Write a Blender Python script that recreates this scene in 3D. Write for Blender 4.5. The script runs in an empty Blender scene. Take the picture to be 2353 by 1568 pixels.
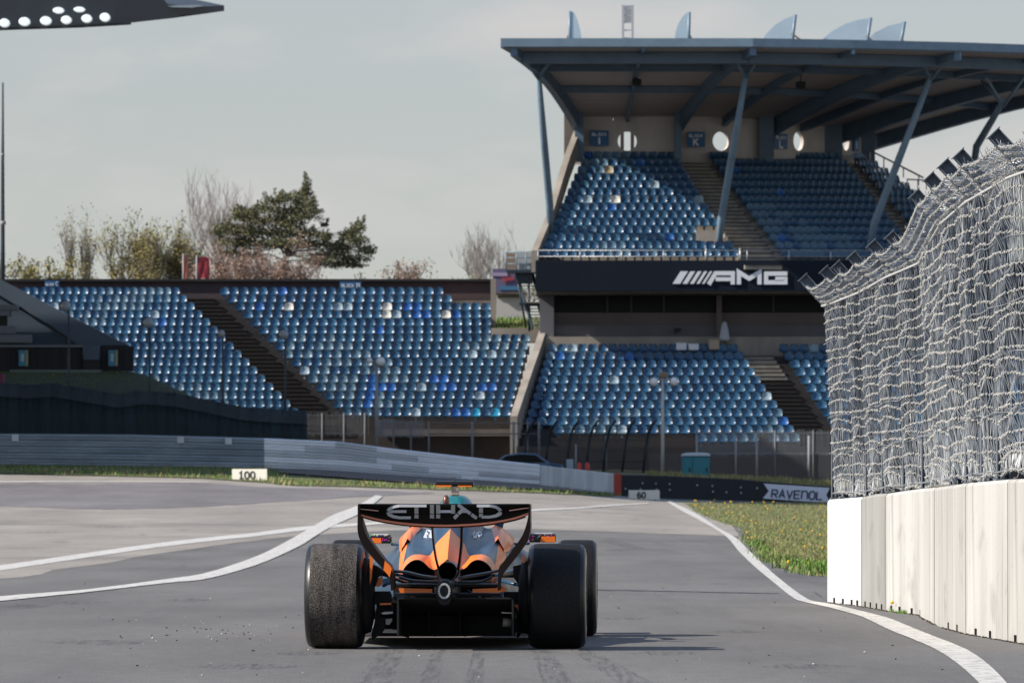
import bpy, math, random
from mathutils import Vector, Matrix, Euler, Quaternion
R = math.radians
random.seed(7)
scene = bpy.context.scene
col = scene.collection

# ------------------------------------------------------------------ camera, sky, sun, exposure
FPX, CX, HY, CH = 13066.7, 1176.0, 1138.0, 1.05      # focal length in picture units, centre, horizon, eye height
cam_d = bpy.data.cameras.new('camera')
cam_d.lens = 200; cam_d.sensor_width = 36
cam_d.shift_y = (HY - 784.0) / 2352.0
cam_d.clip_start = 0.5; cam_d.clip_end = 9000
cam_d.dof.use_dof = True; cam_d.dof.focus_distance = 39.5; cam_d.dof.aperture_fstop = 13.0
cam = bpy.data.objects.new('camera', cam_d); col.objects.link(cam)
cam.location = (0, 0, CH); cam.rotation_euler = (R(90), 0, 0)
scene.camera = cam

SUN = Vector((-0.80, -0.19, 0.60)).normalized()
sun_d = bpy.data.lights.new('sun', 'SUN'); sun_d.energy = 4.6; sun_d.angle = R(0.5); sun_d.color = (1.0, 0.925, 0.82)
sun = bpy.data.objects.new('sun', sun_d); col.objects.link(sun)
sun.rotation_euler = (-SUN).to_track_quat('-Z', 'Y').to_euler()
sun.location = (-60, 20, 60)

world = bpy.data.worlds.new('World'); scene.world = world; world.use_nodes = True
nt = world.node_tree; nt.nodes.clear()
def N(t, typ, **kw):
    n = t.nodes.new(typ)
    for k, v in kw.items():
        setattr(n, k, v)
    return n
sky = N(nt, 'ShaderNodeTexSky', sky_type='NISHITA', sun_disc=False)
sky.sun_elevation = math.asin(SUN.z); sky.sun_rotation = math.atan2(SUN.x, SUN.y)
sky.altitude = 600; sky.air_density = 1.0; sky.dust_density = 1.0; sky.ozone_density = 1.0
hs = N(nt, 'ShaderNodeHueSaturation'); hs.inputs['Saturation'].default_value = 0.62
nt.links.new(sky.outputs[0], hs.inputs['Color'])
tcw = N(nt, 'ShaderNodeTexCoord')
sxw = N(nt, 'ShaderNodeSeparateXYZ'); nt.links.new(tcw.outputs['Generated'], sxw.inputs[0])
mrw = N(nt, 'ShaderNodeMapRange'); mrw.inputs[1].default_value = .06; mrw.inputs[2].default_value = .40; mrw.inputs[3].default_value = .36; mrw.inputs[4].default_value = 1.05   # pale haze low down, clear blue overhead
nt.links.new(sxw.outputs[2], mrw.inputs[0]); nt.links.new(mrw.outputs[0], hs.inputs['Saturation'])
mrv = N(nt, 'ShaderNodeMapRange'); mrv.inputs[1].default_value = .10; mrv.inputs[2].default_value = .55; mrv.inputs[3].default_value = 1.0; mrv.inputs[4].default_value = 2.0
nt.links.new(sxw.outputs[2], mrv.inputs[0]); nt.links.new(mrv.outputs[0], hs.inputs['Value'])
mpw = N(nt, 'ShaderNodeMapping'); mpw.inputs['Scale'].default_value = (14, 14, 42); mpw.inputs['Location'].default_value = (3.3, 0, 1.4)
nt.links.new(tcw.outputs['Generated'], mpw.inputs['Vector'])
cn = N(nt, 'ShaderNodeTexNoise'); cn.inputs['Scale'].default_value = 1.0; cn.inputs['Detail'].default_value = 5; cn.inputs['Roughness'].default_value = 0.5
nt.links.new(mpw.outputs[0], cn.inputs['Vector'])
cr = N(nt, 'ShaderNodeValToRGB'); cr.color_ramp.elements[0].position = 0.51; cr.color_ramp.elements[1].position = 0.74
cr.color_ramp.elements[0].color = (0, 0, 0, 1); cr.color_ramp.elements[1].color = (0.75, 0.75, 0.75, 1)
nt.links.new(cn.outputs[0], cr.inputs[0])
mxw = N(nt, 'ShaderNodeMixRGB'); mxw.inputs[2].default_value = (6.6, 6.2, 6.1, 1)
nt.links.new(cr.outputs[0], mxw.inputs[0]); nt.links.new(hs.outputs[0], mxw.inputs[1])
bg = N(nt, 'ShaderNodeBackground'); bg.inputs[1].default_value = 0.074
wo = N(nt, 'ShaderNodeOutputWorld')
nt.links.new(mxw.outputs[0], bg.inputs[0]); nt.links.new(bg.outputs[0], wo.inputs[0])

scene.view_settings.view_transform = 'Standard'; scene.view_settings.look = 'None'
scene.view_settings.exposure = 0.5; scene.view_settings.gamma = 1.0
scene.cycles.max_bounces = 6; scene.cycles.transparent_max_bounces = 12
scene.cycles.use_denoising = True

# ------------------------------------------------------------------ helpers
def P(px, py, Y):
    return Vector(((px - CX) * Y / FPX, Y, CH + (HY - py) * Y / FPX))
def lerp(a, b, t): return a + (b - a) * t
def interp(pts, x):
    if x <= pts[0][0]: return pts[0][1]
    for (x0, y0), (x1, y1) in zip(pts, pts[1:]):
        if x <= x1: return lerp(y0, y1, (x - x0) / (x1 - x0))
    return pts[-1][1]

class MB:
    """collects geometry for ONE mesh object"""
    def __init__(s): s.v = []; s.f = []; s.m = []; s.sm = []
    def add(s, vs, fs, mi=0, smooth=False):
        o = len(s.v); s.v += [tuple(v) for v in vs]
        for f in fs:
            s.f.append([i + o for i in f]); s.m.append(mi); s.sm.append(smooth)
        return s
    def box(s, c, d, rot=None, mi=0):
        hx, hy, hz = d[0] / 2, d[1] / 2, d[2] / 2
        vs = [Vector((x, y, z)) for x in (-hx, hx) for y in (-hy, hy) for z in (-hz, hz)]
        if rot is not None:
            m = Euler(rot).to_matrix(); vs = [m @ v for v in vs]
        c = Vector(c); vs = [v + c for v in vs]
        return s.add(vs, [(0, 1, 3, 2), (4, 6, 7, 5), (0, 4, 5, 1), (2, 3, 7, 6), (0, 2, 6, 4), (1, 5, 7, 3)], mi)
    def rbox(s, c, d, b=0.02, rot=None, mi=0):
        """box with chamfered upright edges and top rim"""
        hx, hy, hz = d[0] / 2, d[1] / 2, d[2] / 2
        def ring(ix, z):
            a, e = hx - ix, hy - ix
            return [(-a + b, -e, z), (a - b, -e, z), (a, -e + b, z), (a, e - b, z), (a - b, e, z), (-a + b, e, z), (-a, e - b, z), (-a, -e + b, z)]
        rings = [ring(b * .7, -hz), ring(0, -hz + b), ring(0, hz - b), ring(b * .7, hz)]
        vs = [Vector(v) for r_ in rings for v in r_]
        if rot is not None:
            m = Euler(rot).to_matrix(); vs = [m @ v for v in vs]
        c = Vector(c); vs = [v + c for v in vs]
        fs = [tuple(range(7, -1, -1)), tuple(range(24, 32))]
        for k in range(3):
            for i in range(8):
                j = (i + 1) % 8; fs.append((k * 8 + i, k * 8 + j, k * 8 + 8 + j, k * 8 + 8 + i))
        return s.add(vs, fs, mi)
    def beam(s, a, b, w, h, up=(0, 0, 1), mi=0):
        a, b = Vector(a), Vector(b); d = (b - a).normalized(); u = Vector(up)
        sd = d.cross(u)
        if sd.length < 1e-5: sd = d.cross(Vector((0, 1, 0)))
        sd.normalize(); u = sd.cross(d)
        vs = [p + sd * (i * w / 2) + u * (j * h / 2) for p in (a, b) for i, j in ((-1, -1), (1, -1), (1, 1), (-1, 1))]
        return s.add(vs, [(3, 2, 1, 0), (4, 5, 6, 7)] + [(i, (i + 1) % 4, 4 + (i + 1) % 4, 4 + i) for i in range(4)], mi)
    def tube(s, pts, r, n=6, mi=0, cap=True, smooth=True):
        pts = [Vector(p) for p in pts]; m = len(pts)
        rs = r if isinstance(r, (list, tuple)) else [r] * m
        vs = []; pu = None
        for i, p in enumerate(pts):
            d = (pts[min(i + 1, m - 1)] - pts[max(i - 1, 0)])
            if d.length < 1e-9: d = Vector((0, 0, 1))
            d.normalize()
            if pu is None:
                pu = d.orthogonal().normalized()
            else:
                pu = (pu - d * pu.dot(d))
                if pu.length < 1e-6: pu = d.orthogonal()
                pu.normalize()
            w = d.cross(pu)
            for k in range(n):
                a = 2 * math.pi * k / n
                vs.append(p + (pu * math.cos(a) + w * math.sin(a)) * rs[i])
        fs = []
        for i in range(m - 1):
            for k in range(n):
                k2 = (k + 1) % n; fs.append((i * n + k, i * n + k2, (i + 1) * n + k2, (i + 1) * n + k))
        s.add(vs, fs, mi, smooth)
        if cap:
            o = len(s.v) - len(vs)
            s.f.append([o + k for k in range(n - 1, -1, -1)]); s.m.append(mi); s.sm.append(False)
            s.f.append([o + (m - 1) * n + k for k in range(n)]); s.m.append(mi); s.sm.append(False)
        return s
    def prism(s, poly, ext, mi=0):
        """polygon (3-D points) pushed along ext"""
        ext = Vector(ext); n = len(poly); a = [Vector(p) for p in poly]
        vs = a + [p + ext for p in a]
        return s.add(vs, [tuple(range(n)), tuple(range(2 * n - 1, n - 1, -1))] + [(i, n + i, n + (i + 1) % n, (i + 1) % n) for i in range(n)], mi)
    def quad(s, a, b, c, d, mi=0): return s.add([a, b, c, d], [(0, 1, 2, 3)], mi)
    def strip(s, A, B, mi=0, smooth=False):
        n = len(A); return s.add(list(A) + list(B), [(i, i + 1, n + i + 1, n + i) for i in range(n - 1)], mi, smooth)
    def grid(s, rows, mi=0, smooth=True, close=False):
        n = len(rows[0]); vs = [p for r_ in rows for p in r_]; fs = []
        for i in range(len(rows) - 1):
            for k in range(n if close else n - 1):
                k2 = (k + 1) % n; fs.append((i * n + k, i * n + k2, (i + 1) * n + k2, (i + 1) * n + k))
        return s.add(vs, fs, mi, smooth)
    def ball(s, c, r, n=8, m=6, mi=0, sx=1, sy=1, sz=1):
        c = Vector(c); rows = []
        for i in range(m + 1):
            th = math.pi * i / m
            rows.append([c + Vector((math.sin(th) * math.cos(2 * math.pi * k / n) * r * sx, math.sin(th) * math.sin(2 * math.pi * k / n) * r * sy, math.cos(th) * r * sz)) for k in range(n)])
        return s.grid(rows[::-1], mi, True, True)
    def ribbon(s, pts, w, nrm, depth, mi=0):
        """mitred stroke: pts in a plane with normal nrm, width w, thickness depth along nrm"""
        nrm = Vector(nrm).normalized(); pts = [Vector(p) for p in pts]; L = []; Rr = []
        n = len(pts)
        for i, p in enumerate(pts):
            d0 = (p - pts[i - 1]).normalized() if i > 0 else None
            d1 = (pts[i + 1] - p).normalized() if i < n - 1 else None
            if d0 is None: d0 = d1
            if d1 is None: d1 = d0
            n0 = nrm.cross(d0); n1 = nrm.cross(d1); q = n0 + n1
            if q.length < 1e-6: q = n0
            q.normalize(); k = 1.0 / max(q.dot(n0), 0.35)
            L.append(p + q * (w / 2 * k)); Rr.append(p - q * (w / 2 * k))
        f = nrm * depth
        s.strip([p + f for p in Rr], [p + f for p in L], mi)
        s.strip(L, [p + f for p in L], mi); s.strip([p + f for p in Rr], Rr, mi)
        s.quad(L[0], Rr[0], Rr[0] + f, L[0] + f, mi); s.quad(Rr[-1], L[-1], L[-1] + f, Rr[-1] + f, mi)
        return s
    def build(s, name, mats, parent=None, local=False):
        me = bpy.data.meshes.new(name)
        vs = s.v
        if parent is not None and not local:
            o = base_of(parent); vs = [(x - o.x, y - o.y, z - o.z) for x, y, z in vs]
        me.from_pydata(vs, [], s.f)
        if not isinstance(mats, (list, tuple)): mats = [mats]
        for m in mats: me.materials.append(m)
        me.polygons.foreach_set('material_index', s.m)
        me.polygons.foreach_set('use_smooth', s.sm)
        me.update()
        ob = bpy.data.objects.new(name, me); col.objects.link(ob)
        if parent is not None: ob.parent = parent
        return ob

def base_of(o):
    v = Vector((0, 0, 0))
    while o is not None: v += o.location; o = o.parent
    return v
def tag(o, label=None, cat=None, group=None, kind=None):
    if label: o['label'] = label
    if cat: o['category'] = cat
    if group: o['group'] = group
    if kind: o['kind'] = kind
    return o
def thing(name, label, cat, loc=(0, 0, 0), group=None, rz=0):
    o = bpy.data.objects.new(name, None); col.objects.link(o); o.location = loc; o.rotation_euler = (0, 0, rz)
    o.empty_display_size = 0.2
    return tag(o, label, cat, group)
def structure(o): o['kind'] = 'structure'; return o
def stuff(o, label=None, cat=None): return tag(o, label, cat, None, 'stuff')

# ------------------------------------------------------------------ materials
MATS = {}
def mat(name, c, rough=0.6, metal=0.0, noise=0.0, nscale=8.0, bump=0.0, bscale=60.0, spec=0.5, coat=0.0, stretch=(1, 1, 1), c2=None, coords='Object', detail=6, emit=0.0, lo=0.35, hi=0.65):
    m = bpy.data.materials.new(name); m.use_nodes = True; t = m.node_tree
    b = t.nodes['Principled BSDF']
    b.inputs['Base Color'].default_value = (*c, 1); b.inputs['Roughness'].default_value = rough; b.inputs['Metallic'].default_value = metal
    b.inputs['Specular IOR Level'].default_value = spec; b.inputs['Coat Weight'].default_value = coat; b.inputs['Coat Roughness'].default_value = 0.08
    if noise > 0 or bump > 0 or c2 is not None:
        tc = N(t, 'ShaderNodeTexCoord'); mp = N(t, 'ShaderNodeMapping'); mp.inputs['Scale'].default_value = stretch
        t.links.new(tc.outputs[coords], mp.inputs[0])
    if noise > 0 or c2 is not None:
        n = N(t, 'ShaderNodeTexNoise'); n.inputs['Scale'].default_value = nscale; n.inputs['Detail'].default_value = detail; n.inputs['Roughness'].default_value = 0.6
        t.links.new(mp.outputs[0], n.inputs['Vector'])
        r_ = N(t, 'ShaderNodeValToRGB'); r_.color_ramp.elements[0].position = lo; r_.color_ramp.elements[1].position = hi
        d = c2 if c2 is not None else tuple(x * (1 - noise) for x in c)
        u = c if c2 is not None else tuple(min(1, x * (1 + noise)) for x in c)
        r_.color_ramp.elements[0].color = (*d, 1); r_.color_ramp.elements[1].color = (*u, 1)
        t.links.new(n.outputs[0], r_.inputs[0]); t.links.new(r_.outputs[0], b.inputs['Base Color'])
    if bump > 0:
        n2 = N(t, 'ShaderNodeTexNoise'); n2.inputs['Scale'].default_value = bscale; n2.inputs['Detail'].default_value = 4
        t.links.new(mp.outputs[0], n2.inputs['Vector'])
        bp = N(t, 'ShaderNodeBump'); bp.inputs['Strength'].default_value = bump; bp.inputs['Distance'].default_value = 0.02
        t.links.new(n2.outputs[0], bp.inputs['Height']); t.links.new(bp.outputs[0], b.inputs['Normal'])
    if emit > 0:
        b.inputs['Emission Color'].default_value = (*c, 1); b.inputs['Emission Strength'].default_value = emit
    MATS[name] = m
    return m

def road_mat(name, c, c_dark, grain=0.42, patch=0.22, streak=(0.9, 0.06, 1), streak_amt=0.6, rough=0.85):
    """asphalt: aggregate grain, metre-scale patches and rubber streaks along the direction of travel"""
    m = bpy.data.materials.new(name); m.use_nodes = True; t = m.node_tree; b = t.nodes['Principled BSDF']
    b.inputs['Roughness'].default_value = rough; b.inputs['Specular IOR Level'].default_value = 0.3
    tc = N(t, 'ShaderNodeTexCoord')
    def noise(sc, det, mp=(1, 1, 1), ro=.6):
        q = N(t, 'ShaderNodeMapping'); q.inputs['Scale'].default_value = mp
        t.links.new(tc.outputs['Object'], q.inputs[0])
        n = N(t, 'ShaderNodeTexNoise'); n.inputs['Scale'].default_value = sc; n.inputs['Detail'].default_value = det; n.inputs['Roughness'].default_value = ro
        t.links.new(q.outputs[0], n.inputs['Vector']); return n.outputs[0]
    def rng(sock, a, b_, lo, hi):
        r_ = N(t, 'ShaderNodeMapRange'); r_.inputs[1].default_value = a; r_.inputs[2].default_value = b_; r_.inputs[3].default_value = lo; r_.inputs[4].default_value = hi
        t.links.new(sock, r_.inputs[0]); return r_.outputs[0]
    def mul(a, b_):
        n = N(t, 'ShaderNodeMath', operation='MULTIPLY'); t.links.new(a, n.inputs[0]); t.links.new(b_, n.inputs[1]); return n.outputs[0]
    g = mul(rng(noise(70, 3, (1, .5, 1)), .25, .75, 1 - grain, 1 + grain), rng(noise(9, 4, (1, .35, 1)), .3, .7, .90, 1.10))
    p_ = rng(noise(.35, 5, (1, .25, 1)), .3, .7, 1 - patch, 1 + patch)
    k = mul(g, p_)
    st = rng(noise(1.0, 6, streak, .65), .52, .74, 0, streak_amt)
    base = N(t, 'ShaderNodeMixRGB'); base.inputs[1].default_value = (*c, 1); base.inputs[2].default_value = (*c_dark, 1)
    t.links.new(st, base.inputs[0])
    v = N(t, 'ShaderNodeVectorMath', operation='SCALE'); t.links.new(base.outputs[0], v.inputs[0]); t.links.new(k, v.inputs['Scale'])
    t.links.new(v.outputs[0], b.inputs['Base Color'])
    bp = N(t, 'ShaderNodeBump'); bp.inputs['Strength'].default_value = .35; bp.inputs['Distance'].default_value = .01
    t.links.new(noise(55, 3), bp.inputs['Height']); t.links.new(bp.outputs[0], b.inputs['Normal'])
    return m

M_asph = road_mat('pit_asphalt', (.136, .131, .125), (.080, .078, .076))
M_tan = road_mat('runoff_asphalt', (.272, .247, .216), (.145, .135, .126), grain=.12, streak=(.05, .22, 1), streak_amt=.5)
M_dark = road_mat('racing_line_asphalt', (.165, .152, .155), (.10, .094, .102), streak=(.05, .25, 1), streak_amt=.6)
M_paint = mat('white_road_paint', (.54, .52, .48), .7, noise=.14, nscale=3, bump=.3, bscale=70)
def wear(m):                                          # worn paint: asphalt shows through small gaps
    t = m.node_tree; b = t.nodes['Principled BSDF']; tc = N(t, 'ShaderNodeTexCoord'); n = N(t, 'ShaderNodeTexNoise'); n.inputs['Scale'].default_value = 9; n.inputs['Detail'].default_value = 8; n.inputs['Roughness'].default_value = .75
    t.links.new(tc.outputs['Object'], n.inputs['Vector']); r_ = N(t, 'ShaderNodeMapRange'); r_.inputs[1].default_value = .36; r_.inputs[2].default_value = .46; r_.inputs[3].default_value = .2; r_.inputs[4].default_value = 1
    t.links.new(n.outputs[0], r_.inputs[0]); t.links.new(r_.outputs[0], b.inputs['Alpha'])
wear(M_paint)
M_terr = mat('shaded_terrace_concrete', (.030, .026, .026), .9, noise=.25, nscale=.9, stretch=(1, 1, .3))  # concrete darkened so the shade under the seats is in the colour
M_grass_g = mat('verge_soil', (.17, .15, .06), .95, c2=(.075, .09, .022), nscale=5)
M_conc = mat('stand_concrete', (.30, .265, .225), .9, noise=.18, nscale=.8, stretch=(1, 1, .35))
M_conc_d = mat('weathered_concrete', (.15, .125, .105), .9, noise=.25, nscale=.9, stretch=(1, 1, .3))
M_brown = mat('brown_painted_wall', (.085, .05, .05), .85, c2=(.05, .04, .045), nscale=.5, stretch=(1, 1, .5))
M_navy = mat('navy_fascia', (.005, .010, .020), .7, noise=.06, nscale=.3, spec=.2)
M_sign_blue = mat('blue_sign', (.015, .10, .24), .5)
M_white = mat('white_lettering', (.70, .72, .75), .5)
M_black = mat('matt_black', (.012, .013, .015), .7)
M_glassdark = mat('dark_window_glass', (.006, .007, .009), .35, spec=.15)
M_steel = mat('galvanised_steel', (.42, .43, .44), .42, metal=.55, noise=.15, nscale=6)
M_bluesteel = mat('blue_painted_steel', (.09, .145, .205), .5, noise=.1, nscale=1.5)
M_bluesteel_l = mat('pale_blue_painted_steel', (.15, .22, .28), .45, noise=.1, nscale=1.5)
M_soffit = mat('corrugated_soffit', (.36, .31, .29), .8, noise=.08, nscale=1, stretch=(.2, 6, 1))
# ------------------------------------------------------------------ terrain
_ZT = [(-400, 2.45), (0, 2.34), (600, 2.24), (800, 2.06), (950, 1.83), (1100, 1.66), (1240, 1.50), (1420, 1.0), (1650, .84), (1900, .72), (2352, .62)]
_ZX = [((p - CX) * 255 / FPX, z) for p, z in _ZT]
def zt(x):
    return sum(interp(_ZX, x + d) for d in (-2, -1, 0, 1, 2)) / 5
def ground_z(x, y):
    if y <= 85: return 0.0
    h = ((min(y, 255) - 85) / 170.0) ** 1.8
    if y > 255: h += (1 - math.exp(-(y - 255) / 60.0)) * .25
    return zt(x) * h
def hit(px, py, off=0.0):
    """where the sight line of a picture point meets the terrain"""
    f = lambda Y: CH + (HY - py) * Y / FPX - ground_z((px - CX) * Y / FPX, Y)
    lo, Y = 8.0, 8.0
    while Y < 420:
        Y += 2.0
        if f(Y) <= 0: break
        lo = Y
    hi = Y
    for _ in range(30):
        m = (lo + hi) / 2
        if f(m) > 0: lo = m
        else: hi = m
    Y = (lo + hi) / 2; x = (px - CX) * Y / FPX
    return Vector((x, Y, ground_z(x, Y) + off * (1 + max(0, Y - 80) / 40.0)))
def subdiv(pts, n):
    out = []
    for (a, b) in zip(pts, pts[1:]):
        for k in range(n): out.append((lerp(a[0], b[0], k / n), lerp(a[1], b[1], k / n)))
    out.append(pts[-1]); return out
def smooth_line(pts, n):
    """Catmull-Rom through picture points"""
    q = [pts[0]] + list(pts) + [pts[-1]]; out = []
    for i in range(1, len(q) - 2):
        p0, p1, p2, p3 = q[i - 1], q[i], q[i + 1], q[i + 2]
        for k in range(n):
            t = k / n
            out.append(tuple(.5 * (2 * p1[j] + (p2[j] - p0[j]) * t + (2 * p0[j] - 5 * p1[j] + 4 * p2[j] - p3[j]) * t * t + (3 * p1[j] - p0[j] - 3 * p2[j] + p3[j]) * t ** 3) for j in (0, 1)))
    out.append(tuple(pts[-1])); return out
def sheet(A, B, rows, off, name, m, jit=0.0, n=6, curve=True):
    A = smooth_line(A, n) if curve else subdiv(A, n); B = smooth_line(B, n) if curve else subdiv(B, n)
    rr = random.Random(name)
    if jit: A = [(x, y + rr.uniform(-jit, jit)) for x, y in A]; B = [(x, y + rr.uniform(-jit, jit)) for x, y in B]
    G = []
    for k in range(rows + 1):
        t = k / rows; G.append([hit(lerp(a[0], b[0], t), lerp(a[1], b[1], t), off) for a, b in zip(A, B)])
    return structure(MB().grid(G, 0, True).build(name, m))

xs = [-4000, -1600, -700, -300, -150, -90, -60, -45, -36] + [-30 + .5 * i for i in range(121)] + [36, 45, 60, 90, 150, 300, 700, 1600, 4000]
ys = [-3000, -1000, -300, -80, -20, 0, 20, 40, 60, 80] + [85 + 1.5 * i for i in range(150)] + [315, 330, 350, 380, 420, 500, 700, 1200, 2500, 6000]
structure(MB().grid([[(x, y, ground_z(x, y)) for x in xs] for y in ys], 0, True).build('ground', M_asph))

# circuit surface beyond the pit exit (tan weathered asphalt)
sheet([(-520, 1092), (-120, 1091), (0, 1090), (200, 1093), (383, 1097), (540, 1102), (670, 1116), (830, 1118), (1000, 1124), (1240, 1132), (1400, 1139), (1560, 1149), (1640, 1150)],
      [(-520, 1381), (-120, 1336), (0, 1329), (50, 1325), (96, 1318), (122, 1308), (245, 1293), (321, 1277), (536, 1247), (690, 1230), (900, 1218), (1228, 1215), (1700, 1232)], 60, .002, 'race_track', M_tan, jit=.4, n=8, curve=False)
sheet([(-520, 1111), (-120, 1110), (0, 1111), (200, 1111), (383, 1110), (480, 1111), (620, 1119), (800, 1124), (1000, 1133)],
      [(-520, 1162), (-120, 1166), (0, 1163), (130, 1167), (260, 1170), (383, 1167), (520, 1160), (700, 1149), (850, 1140), (1000, 1134)], 24, .004, 'racing_line', M_dark, jit=.9, n=8)
sheet([(-520, 1105), (-120, 1105), (0, 1106), (240, 1106), (480, 1108)], [(-520, 1107.5), (-120, 1107.5), (0, 1108.5), (240, 1108), (480, 1109.5)], 1, .007, 'road_marking', M_paint, n=8)
# edge line of the circuit and the pit-exit line that crosses it
sheet([(-520, 1366), (-150, 1320), (0, 1298.6), (190, 1271.5), (383, 1245), (574, 1225), (708, 1209), (899, 1197), (1110, 1180.5), (1228, 1170), (1312, 1167), (1390, 1161), (1489, 1155.5)],
      [(-520, 1380), (-150, 1331), (0, 1310), (190, 1282), (383, 1254.6), (574, 1233.5), (708, 1217.5), (899, 1202), (1110, 1184.5), (1228, 1174), (1312, 1170), (1390, 1164), (1489, 1157.5)], 3, .006, 'road_marking', M_paint, jit=.3, n=8)
sheet([(-520, 1426), (-150, 1387), (0, 1370), (207, 1353), (383, 1330), (459, 1319), (536, 1297), (612, 1268), (689, 1227), (727, 1205), (765, 1184), (821, 1162), (862, 1139)],
      [(-520, 1440), (-150, 1399), (0, 1381), (207, 1359.5), (383, 1339), (459, 1332), (536, 1314), (612, 1289), (689, 1254), (727, 1230), (768, 1207), (831, 1178), (879, 1141)], 3, .0085, 'road_marking', M_paint, jit=.25, n=8)
# pit-lane line curving past the wall
sheet([(1540, 1152), (1604, 1183), (1652, 1214), (1691, 1236), (1717, 1261), (1750, 1293), (1798, 1335), (1847, 1371), (1871, 1381), (1913, 1388), (1981, 1404), (2042, 1420), (2106, 1446), (2154, 1465), (2218, 1491), (2266, 1523), (2311, 1567), (2350, 1620)],
      [(1532, 1153.5), (1570, 1176), (1610, 1197), (1665, 1230), (1698, 1267), (1730, 1298), (1774, 1335), (1821, 1372), (1846, 1382), (1907, 1396), (1981, 1417), (2042, 1446), (2106, 1472), (2154, 1494), (2202, 1526), (2247, 1567), (2270, 1595), (2290, 1630)], 3, .006, 'road_marking', M_paint, jit=.3, n=8)

# grass verges
VERGE_L = [(1573, 1156), (1599, 1175), (1632, 1191), (1669, 1204), (1709, 1214), (1712, 1241), (1735, 1266), (1758, 1287), (1782, 1297), (1822, 1314), (1863, 1321), (1915, 1325)]
def _verge_sheet(name, m):
    rr = random.Random(3); A = []; B = []
    L = subdiv(VERGE_L, 6); G = []
    L = [(x + rr.uniform(-2, 2), y) for x, y in L]
    for (x, y) in L:
        G.append([hit(lerp(x, 1990, k / 10), min(y, 1325), .004) for k in range(11)])
    return structure(MB().grid(G, 0, True).build(name, m))
_verge_sheet('grass_verge', M_grass_g)
LG_TOP = [(-520, 1064), (-120, 1064), (0, 1066), (300, 1070), (600, 1074), (800, 1083), (950, 1094), (1100, 1102), (1240, 1110), (1410, 1136)]
LG_BOT = [(-520, 1089), (-120, 1088), (0, 1088), (383, 1097), (540, 1102), (660, 1116), (830, 1119), (1000, 1125), (1240, 1133.5), (1410, 1141)]
_x = [-520, -120, 0, 150, 300, 450, 600, 700, 800, 950, 1100, 1240, 1410]
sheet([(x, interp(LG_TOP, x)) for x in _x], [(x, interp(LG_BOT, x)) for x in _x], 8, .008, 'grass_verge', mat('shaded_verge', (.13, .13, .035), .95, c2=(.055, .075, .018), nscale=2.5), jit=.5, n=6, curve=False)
sheet([(640, 1074), (800, 1083), (950, 1094), (1100, 1102), (1240, 1110), (1410, 1136)],
      [(640, 1090), (800, 1102), (950, 1113), (1100, 1121), (1240, 1128), (1410, 1139)], 4, .02, 'bare_earth', mat('bare_earth', (.16, .13, .115), .95, c2=(.10, .085, .075), nscale=2), jit=.5, n=6, curve=False)

def blades(mb, c, h, n, rr, mi, spread=.06):
    for _ in range(n):
        a = rr.uniform(0, 6.283); b = Vector((c[0] + rr.gauss(0, spread), c[1] + rr.gauss(0, spread), c[2] - .005))
        w = h * rr.uniform(.06, .13); hh = h * rr.uniform(.55, 1.15); ln = Vector((rr.gauss(0, .35), rr.gauss(0, .35), 0)) * hh
        d = Vector((math.cos(a), math.sin(a), 0)) * w
        mb.add([b - d, b + d, b + ln * .45 + d * .8 + Vector((0, 0, hh * .6)), b + ln + Vector((0, 0, hh)), b + ln * .45 - d * .8 + Vector((0, 0, hh * .6))], [(0, 1, 2, 4), (4, 2, 3)], mi)
GR = [mat('grass_blade_olive', (.21, .20, .06), .7), mat('grass_blade_green', (.115, .17, .035), .7), mat('grass_blade_straw', (.33, .28, .13), .8), mat('grass_blade_fresh', (.12, .24, .03), .6)]
M_dand = mat('dandelion_yellow', (.75, .42, .02), .7)
rr = random.Random(11); g = MB(); fl = MB()
def verge_left_at(y):
    return interp(sorted([(b, a) for a, b in VERGE_L]), y)
cnt = 0
while cnt < 6500:
    y = 1325 - (rr.random() ** .8) * 171; xl = verge_left_at(y)
    x = rr.uniform(xl, 1990 if y > 1300 else 1960)
    p = hit(x, y); cnt += 1
    s = 1 + p.y / 160
    q = rr.random(); near_edge = (x - xl) < 14
    mi = 1 if (near_edge and q < .55) else (0 if q < .42 else 1 if q < .66 else 2 if q < .9 else 3)
    blades(g, p, rr.uniform(.024, .05) * s * (1.5 if near_edge and p.y < 130 else 1), 4, rr, mi, .05 * s)
    if q > .996 or (p.y > 120 and q > .974 and x < 1720 + 60 * math.sin(p.y)):
        fl.ball(p + Vector((0, 0, .055 * s)), .020 * s, 5, 3, 0, 1, 1, .6)
for _ in range(26):                                   # bigger leafy clumps along the near edge
    x = rr.uniform(1730, 1900); y = interp(VERGE_L, x) - rr.uniform(0, 22)
    p = hit(x, y); blades(g, p, rr.uniform(.10, .16), 22, rr, rr.choice((1, 3, 3)), .07)
stuff(g.build('grass', GR), 'sunlit olive grass growing on the verge beside the pit wall', 'grass')
stuff(fl.build('dandelion_flowers', M_dand), 'yellow dandelion heads scattered through the sunlit verge', 'flowers')
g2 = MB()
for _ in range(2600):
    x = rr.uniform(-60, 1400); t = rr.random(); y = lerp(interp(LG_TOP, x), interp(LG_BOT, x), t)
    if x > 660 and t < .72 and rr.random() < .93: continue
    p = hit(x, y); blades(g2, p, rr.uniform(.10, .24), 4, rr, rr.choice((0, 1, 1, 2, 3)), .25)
stuff(g2.build('grass', GR), 'shaded strip of grass in front of the guard rail', 'grass')
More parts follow.
